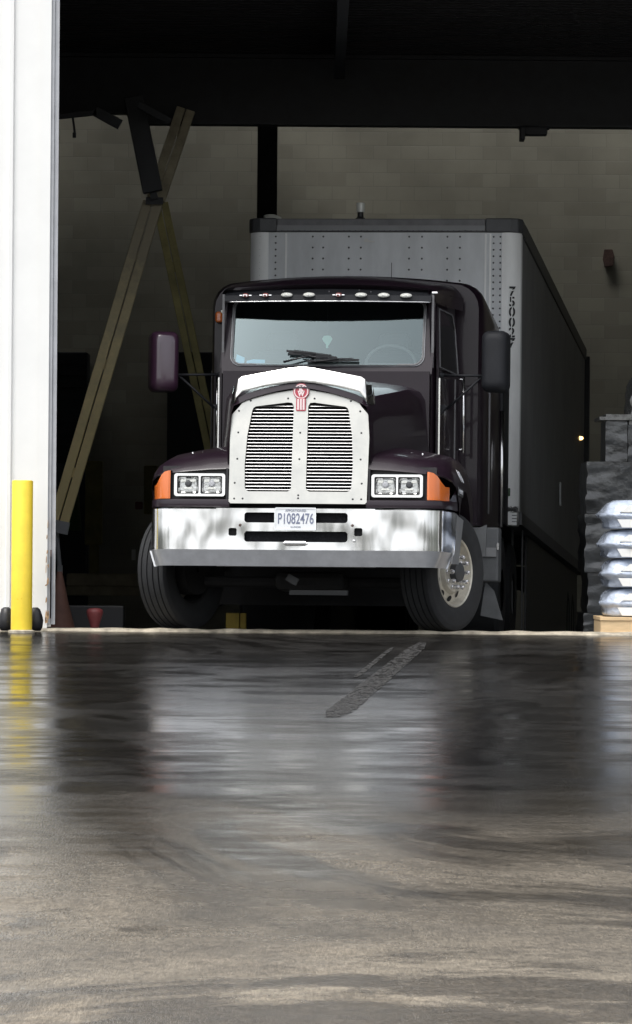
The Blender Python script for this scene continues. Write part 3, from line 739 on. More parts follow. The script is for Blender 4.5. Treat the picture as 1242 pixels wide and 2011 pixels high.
for s in (-1, 1): MB().bx(s*1.22 - .01, s*1.22 + .01, 2.9, LEN - .2, .10, 1.158).build('dark_side_sheet', 'black', tr)  # dark sheets added so the gap under the trailer stays black
# small things on the trailer roof line
bx_ = thing('roof_lamp', 'white ribbed lamp head on a black foot, standing above the trailer roof', 'lamp', (0, 0, 0), mw=LW @ Matrix.Translation((-.245, .14, 4.052)))
lm = MB().lathe([(.075, .001), (.078, .038), (.16, .040), (.165, .034), (.168, .001)], 'Z', 12); lm.build('lamp_head', 'lamp_white', bx_)
MB().lathe([(0, .055), (.01, .055), (.03, .030), (.074, .026), (.076, .001)], 'Z', 14).build('foot', 'black', bx_)
q = thing('rag', 'crumpled white rag lying on the left front corner of the trailer roof', 'rag', mw=LW @ Matrix.Translation((-1.10, .2, 4.058)))
mb = MB(); rings = []
for j in range(7):
    t_ = j/6; rad = .032*math.sin(math.pi*(.12 + .8*t_)) + .006
    rings.append([(-.09 + .17*t_, rad*1.2*math.cos(k*math.pi/5), .03 - .018*t_ + rad*math.sin(k*math.pi/5)*(1+.2*noise.noise(Vector((j, k, 0))))) for k in range(10)])
M['rag'] = mat('off_white_rag', (.42, .42, .38), .8)
mb.loft(rings, True, True).build('rag_cloth', 'rag', q, smooth=True)

# ------------------------------------------------------------------ the truck
TW = frame((-.175, 38.0, .044), 7, 2.1)
tk = thing('semi_truck', 'dark plum conventional semi truck with a chrome bumper and tall bright grille, facing the camera', 'truck', mw=TW)

# ---- bumper
zt, zm, zb = .985, .645, .512
xc = .66
slots = [rr(-.475, .385, .868, .951, .025), rr(-.475, .385, .71, .797, .025), rr(-.605, -.54, .758, .822, .015), rr(.455, .52, .766, .828, .015)]
def sh(lp, dx): return [(x + dx, z) for x, z in lp]
slots = [rr(-.425, .435, .868, .951, .025), rr(-.425, .435, .71, .797, .025), rr(-.555, -.488, .758, .822, .015), rr(.49, .557, .762, .828, .015)]
bp_ = plate('bumper', [[(-xc, zm), (xc, zm), (xc, zt), (-xc, zt)]] + slots, 0, .006, 'chrome', tk)
def plan(s):
    P = [(s*xc, 0)]
    for k in range(6): P.append((s*(xc + (1.04-xc)*(k+1)/6), .0012*(k+1)))
    for k in range(1, 9):
        a = R(90*k/8); P.append((s*(1.04 + .17*math.sin(a)), .0072 + .165*(1-math.cos(a))))
    P += [(s*1.235, .28), (s*1.26, .42), (s*1.275, .62)]
    return P
for s in (-1, 1):
    P = plan(s); n = len(P)
    def off(P, d):
        out = []
        for i, p in enumerate(P):
            a = Vector(P[max(i-1, 0)]); b = Vector(P[min(i+1, n-1)]); t_ = (b-a).normalized(); nr = Vector((-t_.y, t_.x))*s
            out.append((p[0] + nr.x*d, p[1] + nr.y*d))
        return out
    mb = MB()
    def zend(i, z):   # the rear edge rakes forward towards the bottom
        return z
    def cut(Pp, z):
        out = []
        for i, p in enumerate(Pp):
            y = p[1]; lim = .62 - (zt - z)*.55
            if y > lim: y = lim
            out.append((p[0], y, z))
        return out
    mb.loft([cut(off(P, .05), zt - .01), cut(off(P, .012), zt + .002), cut(P, zt - .008), cut(P, .85), cut(P, .75), cut(P, zm)])
    mb.build('bumper_wing', 'chrome', tk, auto=True)
    mb = MB(); mb.loft([cut(P, zm), cut(off(P, .05), zb)])
    mb.build('bumper_lower_wing', 'band', tk, auto=True)
MB().loft([[(-xc, 0, zm), (xc, 0, zm)], [(-xc, .05, zb), (xc, .05, zb)], [(-xc, .09, zb-.004), (xc, .09, zb-.004)]]).build('bumper_lower_band', 'band', tk)
MB().loft([[(-xc, .06, zt-.01), (xc, .06, zt-.01)], [(-xc, 0.001, zt+.001), (xc, 0.001, zt+.001)]]).build('bumper_top_flange', 'chrome', tk)
MB().bx(-.46, .46, .03, .035, .69, .96).build('vent_screen', 'screen', tk)
MB().bx(-.57, .57, .04, .08, .66, .98).build('crash_beam', 'void', tk)
# plate
pl = plate('license_plate', [rr(-.172, .172, .808, .988, .015)], -.014, -.010, 'white_plate', tk)
pf = plate('plate_frame', [rr(-.176, .176, .804, .992, .018), rr(-.163, .163, .818, .980, .012)], -.017, -.0105, 'white_plate', pl)
text_mesh('plate_number', 'P1082476', .122, (0, -.0155, .897), (R(90), 0, 0), 'plate_blue', pl, sx=.614, ext=.001, bold=.001)
text_mesh('plate_heading', 'APPORTIONED', .024, (0, -.0155, .966), (R(90), 0, 0), 'plate_blue', pl, sx=1.05)
text_mesh('plate_state', 'ILLINOIS', .020, (0, -.0155, .832), (R(90), 0, 0), 'plate_blue', pl, sx=1.1)
MB().tube([(-.085, -.02, .70), (.085, -.02, .70)], .021, 14).tube([(-.10, -.012, .70), (.10, -.012, .70)], .010, 8).build('tow_pin', 'bright', tk, auto=True)
for x, z in ((-.46, .845), (.475, .848), (.49, .722)):
    MB().lathe([(-.003, .012), (-.010, .009), (-.011, .001)], 'Y', 12, (x, 0, z)).build('bolt_head', 'rust' if z > .8 else 'bright', tk)

# ---- grille surround
LEAN = .16
def ly(z, y0=.12): return y0 + LEAN*(z - 1.03)
outer = [(-.575, 1.045), (-.56, 1.03), (.56, 1.03), (.575, 1.045), (.578, 1.30), (.582, 1.60), (.582, 1.72), (.572, 1.768), (.545, 1.80), (.512, 1.835), (.49, 1.868), (.445, 1.908), (.40, 1.925), (.06, 1.976),
         (0, 1.98), (-.06, 1.976), (-.40, 1.925), (-.445, 1.908), (-.49, 1.868), (-.512, 1.835), (-.545, 1.80), (-.572, 1.768), (-.582, 1.72), (-.582, 1.60), (-.578, 1.30)]
def pane(s):
    P = [(.062, 1.16), (.07, 1.14), (.09, 1.13), (.41, 1.13), (.435, 1.14), (.445, 1.165), (.452, 1.35), (.438, 1.60), (.405, 1.80), (.395, 1.825), (.375, 1.838), (.11, 1.872), (.075, 1.868), (.060, 1.84)]
    return [(s*x, z) for x, z in P]
gs = plate('grille_surround', [outer, pane(-1), pane(1)], .120, .128, 'satin', tk, bevel=.003, lean=LEAN, zref=1.03)
# side returns of the surround
for s in (-1, 1):
    pr = [p for p in outer if (p[0]*s > .48)]
    pr = sorted(pr, key=lambda p: p[1])
    MB().loft([[(x*s*s, ly(z), z) for x, z in pr], [(x + s*.012, ly(z) + .10, z) for x, z in pr]]).build('surround_return', 'satin', tk, auto=True)
for s in (-1, 1):
    sl = MB(); bl = MB(); z = 1.145
    def half_w(z):
        if z < 1.35: return .446 + .006*(z-1.16)/.19
        if z < 1.60: return .452 - .014*(z-1.35)/.25
        return .438 - .033*(z-1.60)/.2
    while z < 1.862:
        x0, x1 = .058, half_w(z) + .008
        if z > 1.84: x1 = .36 - (z-1.84)*9
        y = ly(z) + .018
        prof = [(.002, -.0036), (-.003, -.0025), (-.0045, 0), (-.003, .0025), (.002, .0036)]
        sl.loft([[(s*x0, y+a, z+b) for a, b in prof], [(s*x1, y+a, z+b) for a, b in prof]], True, True)
        bl.bx(min(s*x0, s*x1), max(s*x0, s*x1), y + .0025, y + .028, z - .0036, z + .0036)
        z += .0278
    join(sl.build('grille_louvres', 'louvre', tk), bl.build('blades', 'black', tk))
    MB().prism([(s*.05, 1.10), (s*.47, 1.10), (s*.47, 1.82), (s*.40, 1.86), (s*.05, 1.89)], .30, .31).build('radiator_core', 'void', tk)
sc_ = MB()
for x, z in ((-.515, 1.62), (-.515, 1.40), (-.515, 1.80), (.515, 1.62), (.515, 1.40), (.50, 1.80), (0, 1.62), (0, 1.40), (0, 1.10), (0, 1.075), (-.53, 1.07), (-.46, 1.07), (.53, 1.07), (.46, 1.07), (-.11, 1.905), (.11, 1.905), (-.42, 1.885), (.42, 1.885), (.53, 1.2), (-.53, 1.2)):
    y = ly(z); sc_.lathe([(-.002, .009), (-.006, .007), (-.007, .001)], 'Y', 8, (x, y, z))
join(gs, sc_.build('screw_heads', 'tube_grey', tk))
# emblem
em = plate('emblem', [rr(-.066, .066, 1.955, 2.035, .02)], .252, .262, 'polish', tk)
def circ(x, z, r, n=28): return [(x + r*math.cos(2*math.pi*k/n), z + r*math.sin(2*math.pi*k/n)) for k in range(n)]
plate('emblem_shield', [circ(0, 1.962, .066)], .243, .251, 'red', em)
plate('emblem_ring', [circ(0, 1.962, .060), circ(0, 1.962, .051)], .239, .242, 'pinkish', em)
text_mesh('emblem_letter', 'K', .064, (0.002, .2395, 1.980), (R(90), 0, 0), 'pinkish', em, sx=.95, bold=.0035)
text_mesh('emblem_letter', 'W', .058, (0.0, .2395, 1.942), (R(90), 0, 0), 'pinkish', em, sx=.85, bold=.0035)
plate('emblem_stem', [rr(-.040, .040, 1.80, 1.905, .008)], .236, .240, 'red', em)
mb = MB()
for k in (-1, 0, 1): mb.bx(k*.023 - .008, k*.023 + .008, .233, .235, 1.81, 1.90)
for k in (-1, 0, 1): mb.bx(k*.023 - .006, k*.023 + .006, .249, .251, 2.012, 2.03)
mb.build('emblem_bars', 'pinkish', em)
MB().prism([(-.048, 2.008), (.048, 2.008), (.040, 2.032), (-.040, 2.032)], .2505, .2515).build('emblem_crown', 'red', em)

# ---- hood
def hood_ring(y):
    t_ = (y - .25)/(1.95 - .25)
    wd = .585 + .30*t_; zc = 2.04 + .13*min(1, t_*1.3); zs = 1.93 + .17*min(1, t_*1.25)
    P = [(wd + .03, 1.30), (wd + .015, 1.55), (wd, 1.78), (wd - .02, zs - .09), (wd - .06, zs - .02), (wd - .12, zs + .01)]
    for k in range(1, 6): q = k/6; P.append(((wd - .12)*(1-q), zs + .01 + (zc - zs - .01)*(1-(1-q)**1.6)))
    P.append((0, zc))
    return [(x, y, z) for x, z in P] + [(-x, y, z) for x, z in reversed(P[:-1])]
hd = MB(); hd.loft([hood_ring(y) for y in (.25, .32, .45, .7, 1.0, 1.3, 1.6, 1.95)])
# rounded leading edge that meets the surround
lead = []
for (x, y, z) in hood_ring(.25):
    lead.append((x*.975, .20 if z < 1.9 else .235, z - (.05 if z > 1.9 else .0)))
hd.loft([lead, hood_ring(.25)])
hd.build('hood', 'paint', tk, auto=True)
# polished stone deflector over the hood nose
top = [(-.545, 2.025), (-.53, 2.068), (-.50, 2.088), (-.30, 2.125), (-.12, 2.158), (0, 2.172), (.12, 2.158), (.30, 2.125), (.50, 2.088), (.53, 2.068), (.545, 2.025)]
bot = [(-.555, 1.87), (-.54, 1.91), (-.49, 1.962), (-.30, 2.003), (-.12, 2.030), (0, 2.040), (.12, 2.030), (.30, 2.003), (.49, 1.962), (.54, 1.91), (.555, 1.87)]
MB().loft([[(x, .235, z) for x, z in bot], [(x, .245 + .01, (z + z2*2)/3 + .0) for (x, z2), (_, z) in zip(bot, top)], [(x, .30, z) for x, z in top], [(x*.99, .345, z + .004) for x, z in top]]).build('stone_deflector', 'polish', tk, auto=True, solid=.004)
for s in (-1, 1):
    MB().loft([[(s*.556, .236, 1.87), (s*.541, .236, 1.91)], [(s*.60, .36, 1.86), (s*.59, .36, 1.95)], [(s*.60, .44, 1.90), (s*.585, .44, 2.02)]]).loft([[(s*.541, .236, 1.91), (s*.545, .30, 2.025)], [(s*.588, .36, 1.95), (s*.575, .40, 2.03)]]).build('deflector_end', 'chrome_dull', tk)

# ---- fenders with headlights
def fender(s):
    mb = MB()
    st = [(.56, 0, 0), (.75, -.015, 0.0), (.95, -.045, .005), (1.07, -.07, .02), (1.14, -.085, .06), (1.20, -.115, .13), (1.25, -.17, .24), (1.275, -.26, .36)]
    prof = [(.175, 1.318), (.185, 1.332), (.255, 1.415), (.32, 1.455), (.70, 1.52), (1.0, 1.56), (1.4, 1.58), (1.75, 1.55), (2.0, 1.45), (2.15, 1.28), (2.22, 1.05), (2.24, .90)]
    rings = []
    for x, dz, dy in st:
        ring = []
        for i, (y, z) in enumerate(prof):
            k = max(0, 1 - i/7.0); kz = 1 if i > 1 else .55
            kz2 = 1 if i < 9 else (.4 if i < 10 else 0)
            ring.append((s*x, y + dy*k - (dy*.35 if i > 8 else 0), z + dz*kz*kz2))
        rings.append(ring)
    mb.loft(rings)
    # outer side skin with the wheel arch
    last = rings[-1]; n = len(last)
    arch = []
    ac, az, ar = 1.24, .52, .675
    angs = [R(a) for a in (140, 128, 118, 106, 94, 82, 70, 58, 46, 34, 20, 6)]
    for a in angs: arch.append((s*1.285, ac - ar*math.cos(math.pi - a)*(-1)*(-1) if False else ac + ar*math.cos(a), az + ar*math.sin(a)))
    mid = [tuple((Vector(a)*.5 + Vector(b)*.5) + Vector((s*.008, 0, 0))) for a, b in zip(last, arch)]
    mb.loft([last, mid, arch])
    # arch return lip going inward
    mb.loft([arch, [(x - s*.10, y, z - .0) for x, y, z in arch]])
    # side panel ahead of the arch
    a0 = arch[0]; l0 = last[0]
    mb.add([l0, a0, (s*1.28, a0[1] - .02, 1.0), (s*1.24, .42, 1.0), (s*1.20, .30, 1.0)], [(0, 1, 2, 3, 4)])
    o = mb.build('fender', 'paint', tk, auto=True)
    # lower lip under the lamps
    lip = MB()
    prf = [(.13, 1.0), (.125, 1.03), (.135, 1.062), (.20, 1.072), (.26, 1.07)]
    lip.loft([[(s*x, y + dy, z) for y, z in prf] for x, dy in ((.57, 0), (1.02, 0), (1.10, .02), (1.17, .06), (1.22, .14), (1.26, .30), (1.275, .45))])
    lip.build('lamp_sill', 'paint', o, auto=True)
    # dark recess behind the lamps
    rc = MB(); rc.bx(min(s*.58, s*1.14), max(s*.58, s*1.14), .235, .26, 1.04, 1.34)
    rc.bx(min(s*.585, s*.60), max(s*.585, s*.60), .14, .25, 1.0, 1.32)
    rc.build('lamp_recess', 'black', o)
    # marker studs on the top
    MB().lathe([(1.475, .014), (1.487, .010), (1.49, .001)], 'Z', 10, (s*.88, .72, 0)).lathe([(1.475, .011), (1.485, .008), (1.487, .001)], 'Z', 10, (s*.97, .74, 0)).build('stud', 'bright', o)
    # headlight
    cx = s*.822
    h = MB(); hl = plate('headlight', [rr(cx-.212, cx+.212, 1.088, 1.276, .022), rr(cx-.188, cx-.008, 1.108, 1.256, .012), rr(cx+.008, cx+.188, 1.108, 1.256, .012)], .150, .172, 'reflector', tk, bevel=.004)
    for k in (-1, 1):
        lx = cx + k*.098
        MB().bx(lx-.094, lx+.094, .185, .19, 1.10, 1.264).build('lamp_housing', 'tube_grey', hl)
        cup = MB()
        ring0 = rr(lx-.080, lx+.080, 1.116, 1.248, .02, 4); ring1 = rr(lx-.068, lx+.068, 1.128, 1.236, .02, 4)
        cup.loft([[(x, .170, z) for x, z in ring0], [(x, .188 - .001, z) for x, z in ring1]], True)
        cup.build('lamp_reflector', 'reflector', hl, auto=True)
        plate('lamp_bowl', [rr(lx-.068, lx+.068, 1.128, 1.236, .02, 4)], .1835, .1845, 'lens', hl)
        plate('lamp_brow', [rr(lx-.062, lx-.018, 1.208, 1.228, .004, 2)], .166, .18, 'lamp_white', hl)
        plate('lamp_brow', [rr(lx+.018, lx+.062, 1.208, 1.228, .004, 2)], .166, .18, 'lamp_white', hl)
        MB().lathe([(.165, .001), (.163, .014), (.168, .026), (.183, .029)], 'Y', 20, (lx + k*.0, 0, 1.192)).build('bulb_shield', 'tube_grey' if k*s > 0 else 'jamb', hl, smooth=True)
        plate('lamp_brow', [[(lx-.034, 1.150), (lx+.034, 1.150), (lx+.030, 1.162), (lx-.030, 1.162)]], .166, .18, 'lamp_white', hl)
    # wrap round turn signal
    ts = MB()
    za, zb_ = 1.068, 1.30
    pl_ = [(1.068, .165, 0), (1.085, .160, 0), (1.12, .170, -.01), (1.15, .195, -.035), (1.175, .225, -.075), (1.205, .29, -.13), (1.232, .38, -.18)]
    ts.loft([[(s*x, y, za) for x, y, d in pl_], [(s*x, y, (za+zb_)/2) for x, y, d in pl_], [(s*x*1.0, y + .01, zb_ + d) for x, y, d in pl_]])
    ts.loft([[(s*x, y + .01, zb_ + d) for x, y, d in pl_], [(s*(x-.02), y + .06, zb_ + d) for x, y, d in pl_]])
    ts.build('turn_signal', 'amber', tk, auto=True)
    return o
fl = fender(-1); fr = fender(1)
# door number and decal on the driver side fender
text_mesh('fender_number', '10', .155, (1.290, .72, 1.285), (R(66), 0, R(90)), 'decal', fr, sx=2.3, ext=.001)
mb = MB(); mb.bx(1.290, 1.296, .52, .93, 1.125, 1.195); mb.build('decal_panel', 'tube_grey', fr)
text_mesh('decal_text', 'MEDINAS', .05, (1.298, .725, 1.16), (R(90), 0, R(90)), 'decal', fr, sx=1.6, ext=.001)

# ---- cab
def ring_xz(y, wb, wt, zb_, zs, zc, r=.10):
    P = [(wb, zb_), (wb, (zb_ + zs)/2), (wt, zs - r)]
    for k in range(1, 6): a = R(90*k/5); P.append((wt - r + r*math.cos(a), zs - r + r*math.sin(a)))
    for k in range(1, 5): q = k/5; P.append(((wt - r)*(1-q), zs + (zc - zs)*(1-(1-q)**2)))
    P.append((0, zc))
    return [(x, y, z) for x, z in P] + [(-x, y, z) for x, z in reversed(P[:-1])]
cab = MB()
cab.loft([ring_xz(2.02, .905, .905, 1.35, 2.24, 2.27, .03), ring_xz(2.04, .915, .905, 1.35, 2.30, 2.31, .03)])
cab.build('cowl', 'paint', tk, auto=True)
MB().bx(-.90, .90, 1.955, 2.02, 1.4, 2.26).build('firewall', 'paint', tk)
# windscreen frame: rounded opening in a raked panel
RK = .32
ws_o = [(-.915, 2.24), (.915, 2.24), (.93, 2.5), (.925, 2.98), (-.925, 2.98), (-.93, 2.5)]
ws_i = rr(-.835, .835, 2.318, 2.90, .085, 6)
plate('windshield_frame', [ws_o, ws_i], 1.985, 2.01, 'paint', tk, lean=RK, zref=2.24)
def wy(z, y0=1.99): return y0 + RK*(z - 2.24)
gl = MB(); rings = []
base = dense(rr(-.835, .835, 2.318, 2.90, .085, 6))
cxg, czg = 0, 2.609
for q in (1.0, .9, .8, .7, .6, .5, .4, .3, .2, .1, .03):
    rings.append([((x-cxg)*q, wy((z-czg)*q + czg) - .05*(1-((x-cxg)*q/.835)**2), (z-czg)*q + czg) for x, z in base])
gl.loft(rings, True); gl.f.append(tuple(range(len(gl.v)-len(base), len(gl.v))))
glo = gl.build('windshield', 'glass', tk, smooth=True)
gk = [(x, wy(z) - .012, z) for x, z in base]
gasket = MB().tube(gk + [gk[0]], .011, 8).build('gasket', 'rail', glo, smooth=True)
# bonded bright bead
gk2 = [(x*1.012, wy(z) - .014, (z-czg)*1.03 + czg) for x, z in base]
MB().tube(gk2 + [gk2[0]], .0045, 6).build('gasket_bead', 'jamb', glo, smooth=True)
# cab interior
MB().bx(-.86, .86, 2.95, 3.0, 1.6, 2.95).bx(-.88, .88, 2.1, 3.0, 1.7, 1.75).build('cab_interior', 'void', tk)
MB().loft([[(x, y, z) for x in (-.84, -.6, -.3, .3, .6, .84)] for y, z in ((2.06, 2.27), (2.2, 2.33), (2.45, 2.33), (2.5, 2.1))]).build('dashboard', 'dash', tk, smooth=True)
sw = MB(); pth = [(.50 + .22*math.cos(a*math.pi/12), 2.56 + .03*math.sin(a*math.pi/12)*0, 2.36 + .17*math.sin(a*math.pi/12)) for a in range(25)]
sw.tube(pth, .014, 8); sw.tube([(.28, 2.56, 2.36), (.72, 2.56, 2.36)], .02, 8); sw.build('steering_wheel', 'seat_grey', tk, smooth=True)
for x in (-.5, .5): MB().bx(x-.25, x+.25, 2.8, 2.93, 1.8, 2.5).bx(x-.14, x+.14, 2.8, 2.93, 2.5, 2.66).build('seat', 'dash', tk, bevel=.05)
tag_ = thing('air_freshener', 'small mint coloured air freshener hanging inside the windshield', 'air freshener', mw=TW @ Matrix.Translation((-.02, 2.22, 2.5)))
plate('hanging_card', [[(-.035, .04), (-.045, .06), (-.03, .085), (0, .09), (.03, .085), (.045, .06), (.03, .03), (.01, .0), (.008, -.02), (-.008, -.02), (-.01, .01)]], 0, .006, 'mint', tag_)
MB().tube([(0, .003, .09), (0, .003, .38)], .003, 6).build('string', 'black', tag_)
pp = thing('blue_paper', 'pale blue paper lying in the left corner of the windshield', 'paper', mw=TW @ Matrix.Translation((-.75, 2.06, 2.335)))
plate('sheet', [[(-.06, 0), (.02, 0), (.02, .05), (-.05, .08)]], 0, .004, 'blue_paper', pp, lean=.4); plate('sheet', [[(.04, 0), (.2, 0), (.2, .03), (.1, .035), (.04, .02)]], 0, .004, 'blue_paper', pp, lean=.4)
# wipers
def wiper(piv, tip, b0, b1):
    a = MB(); P = lambda x, z, d=.05: (x, wy(z) - .05 - d, z)
    a.tube([P(*piv), P(*tip)], [.010, .006], 8)
    o = a.build('wiper', 'black', tk, smooth=True)
    MB().bar(P(*b0, .03), P(*b1, .03), .012, .020).bar(Vector(P(*b0, .03)) + (Vector(P(*b1, .03)) - Vector(P(*b0, .03)))*.15 + Vector((0, -.012, .015)), Vector(P(*b0, .03)) + (Vector(P(*b1, .03)) - Vector(P(*b0, .03)))*.9 + Vector((0, -.012, .015)), .010, .008).build('wiper_blade', 'black', o)
    return o
wiper((-.37, 2.335), (-.10, 2.405), (-.35, 2.435), (.10, 2.375))
wiper((-.13, 2.335), (.12, 2.365), (-.17, 2.345), (.29, 2.355))
wiper((.02, 2.36), (-.22, 2.40), (-.33, 2.415), (-.05, 2.395))
# cab sides, doors
for s in (-1, 1):
    side = MB()
    A = [(.905, 2.03), (.955, 2.4), (1.0, 3.0), (1.02, 3.42)]
    side.loft([[(s*x, y, 1.30) for x, y in A], [(s*x, y, 2.28) for x, y in A], [(s*(x - .03 - .03*(y-2.0)), y + .0, 2.97) for x, y in A]])
    side.build('cab_side', 'paint', tk, auto=True)
    d = MB()
    dp = [(2.16, 1.28), (3.28, 1.28), (3.28, 2.92), (2.32, 2.92), (2.16, 2.3)]
    def sx_(y, z): 
        x = .905 + (y - 2.03)*.10 if y < 3 else 1.0
        return x - (max(0, z-2.28)*.08)
    dr = MB(); dr.add([(s*(sx_(y, z) + .022), y, z) for y, z in dp], [tuple(range(len(dp)))])
    do = dr.build('door', 'paint', tk, solid=.02)
    wn = [(2.26, 2.32), (3.2, 2.32), (3.2, 2.72), (3.05, 2.84), (2.42, 2.84)]
    MB().add([(s*(sx_(y, z) + .028), y, z) for y, z in wn], [tuple(range(len(wn)))]).build('door_window', 'black', do)
    wf = [(s*(sx_(y, z) + .034), y, z) for y, z in wn]
    MB().tube(wf + [wf[0]], .008, 6).build('window_frame', 'rail', do)
    MB().bx(min(s*.905, s*.925), max(s*.905, s*.925), 2.045, 2.07, 2.30, 2.93).build('rain_gutter', 'rail', tk)
    MB().bx(s*.96 - .012, s*.96 + .012, 2.18, 2.2, 1.45, 2.22).build('door_edge_trim', 'polish', tk)
    MB().bx(s*1.035 - .006, s*1.035 + .006, 2.9, 2.92, 1.5, 2.26).build('door_moulding', 'rail', tk)
    MB().tube([(s*1.10, 3.0, 1.62), (s*1.10, 3.0, 2.29)], .013, 10).tube([(s*1.04, 3.0, 2.27), (s*1.10, 3.0, 2.27)], .008).tube([(s*1.04, 3.0, 1.65), (s*1.10, 3.0, 1.65)], .008).build('grab_handle', 'bright', tk, smooth=True)
MB().bx(.872, .884, 2.01, 2.03, 1.62, 1.90).build('hood_latch_trim', 'bright', tk)

# ---- visor with marker lamps
vs = MB()
for (y0, z0_, y1, z1_) in ((2.07, 2.862, 2.17, 2.975),):
    xs_ = [-.90, -.84, -.5, -.2, 0, .2, .5, .84, .90]
    def bow(x): return -.10*(1 - (x/.9)**2)
    lo = [(x, y0 + bow(x) - .06, z0_ + .0) for x in xs_]; mid = [(x*1.005, y0 + bow(x) - .045, z0_ + .055) for x in xs_]
    hi = [(x*.99, y1 + bow(x)*.7, z1_ + .01*(1-abs(x)/.9)) for x in xs_]; back = [(x, 2.3, 2.99) for x in xs_]
    vs.loft([lo, mid, hi, back]); vs.loft([lo, [(x, 2.24, 2.90) for x in xs_]])
vo = vs.build('sun_visor', 'grey_plastic', tk, auto=True)
MB().tube([(x, 2.01 + bow(x) - .002, 2.860) for x in xs_], .006, 6).build('visor_edge', 'bright', vo, smooth=True)
for i, x in enumerate((-.714, -.537, -.35, -.155, .11, .304, .498, .688)):
    y = 2.07 + bow(x) - .055; z = 2.915
    small = i in (0, 1, 4)
    rx, rz = (.030, .020) if small else (.052, .022)
    rg = []
    for (dy, q) in ((0.0, 1.0), (-.018, .9), (-.03, .55), (-.033, .05)):
        rg.append([(x + rx*q*math.cos(k*math.pi/10), y + dy + .012*math.sin(k*math.pi/10), z + rz*q*math.sin(k*math.pi/10)) for k in range(20)])
    lo_ = MB().loft(rg, True).build('marker_light', 'lamp_red' if small else 'lamp_white', tk, smooth=True)
    if small: MB().bx(x-.052, x+.052, y-.004, y+.004, z-.004, z+.004).bx(x-.018, x+.018, y-.036, y-.03, z-.012, z+.004).build('lamp_bracket', 'reflector', lo_)
    else: MB().lathe([(.0, .001), (.001, .5), (-.004, 1.0)], 'Y', 4, (0, 0, 0)) 
sc2 = MB()
for x, z in ((-.39, 2.96), (.02, 2.95), (.02, 2.93), (.28, 2.965), (.38, 2.95), (.38, 2.90), (-.45, 2.90)): sc2.lathe([(-.0, .006), (-.004, .001)], 'Y', 6, (x, 2.06 + bow(x) + (z-2.915)*.9, z))
join(vo, sc2.build('visor_screws', 'rail', vo))
MB().box((.93, 2.05, 2.945), (.05, .03, .018)).build('clearance_glint', 'reflector', tk, bevel=.005)

# ---- roof and sleeper
sl = MB()
def slp(y, w, zs, zc, r, zb_=1.0): return ring_xz(y, w, w, zb_, zs, zc, r)
sl.loft([ring_xz(2.06, .93, .93, 2.86, 2.985, 3.02, .06), ring_xz(2.3, .95, .945, 2.86, 3.03, 3.08, .07), ring_xz(2.8, 1.0, .99, 2.88, 3.09, 3.16, .10), ring_xz(3.3, 1.06, 1.05, 2.9, 3.13, 3.21, .14)])
sl.build('cab_roof', 'paint', tk, auto=True)
s2 = MB(); s2.loft([slp(3.42, 1.19, 3.15, 3.21, .22), slp(3.5, 1.22, 3.17, 3.23, .22), slp(3.7, 1.235, 3.18, 3.24, .22), slp(5.2, 1.235, 3.12, 3.22, .30), slp(5.5, 1.235, 2.95, 3.0, .3)])
s2.build('sleeper', 'paint', tk, auto=True)
fc = MB(); rg = slp(3.42, 1.19, 3.15, 3.21, .22); fc.add(rg, [tuple(range(len(rg)))]); fc.build('sleeper_front', 'paint', tk)
for s in (-1, 1):
    MB().bx(min(s*1.20, s*1.262), max(s*1.20, s*1.262), 5.3, 6.0, 1.1, 2.78).build('side_extender', 'grey_plastic', tk, bevel=.02)
    MB().tube([(s*1.262, 3.8, 1.12), (s*1.262, 3.8, 2.40)], .010, 8).build('side_rail', 'rail', tk, smooth=True)
    MB().tube([(s*1.285, 4.9, 1.05), (s*1.285, 4.9, 2.12)], .022, 10).build('exhaust_pipe', 'chrome_dull', tk, smooth=True)
MB().box((-1.14, 3.36, 2.845), (.07, .08, .10)).build('cab_marker', 'amber', tk, bevel=.02)
MB().lathe([(0, .02), (-.03, .016), (-.04, .001)], 'Y', 10, (-.955, 2.3, 2.80)).build('side_lamp', 'lamp_white', tk)
MB().tube([(.45, 3.0, 3.1), (.45, 3.0, 3.30)], .003, 6).build('antenna', 'black', tk)
MB().bx(-1.0, -.9, 2.2, 3.3, .55, 1.3).bx(.9, 1.0, 2.35, 3.3, .55, 1.3).build('lower_panel', 'paint', tk)
# steps, tank and tool box
for s in (-1, 1):
    MB().tube([(s*.92, 3.2, .72), (s*.92, 5.0, .72)], .30, 20).build('fuel_tank', 'tube_grey', tk, auto=True)
M['panel_grey'] = mat('grimy_grey_panel', (0.10, 0.105, 0.11), 0.6, var=.2)
MB().bx(1.16, 1.40, 3.3, 3.6, .50, .98).build('tool_box', 'panel_grey', tk, bevel=.015)
MB().bx(1.385, 1.405, 3.27, 3.3, .78, .84).build('box_clasp', 'bright', tk)
MB().bx(1.24, 1.38, 3.28, 3.3, .72, .80).build('box_label', 'trailer_side', tk)
mb = MB().prism([(1.24, .20), (1.44, .16), (1.36, .42), (1.28, .50)], 3.36, 3.38); mb.build('mud_flap', 'panel_grey', tk)
MB().prism([(1.10, .88), (1.34, .98), (1.33, .70), (1.22, .74), (1.18, .80)], 2.75, 2.80).build('splash_guard', 'panel_grey', tk)
# bumper end plates of the driver side (inner bracket)
MB().add([(1.272, .58, .975), (1.292, 1.02, .94), (1.285, .70, .56), (1.262, .35, .555)], [(0, 1, 2, 3)]).build('bumper_end_plate', 'trailer_side', tk, solid=.006)

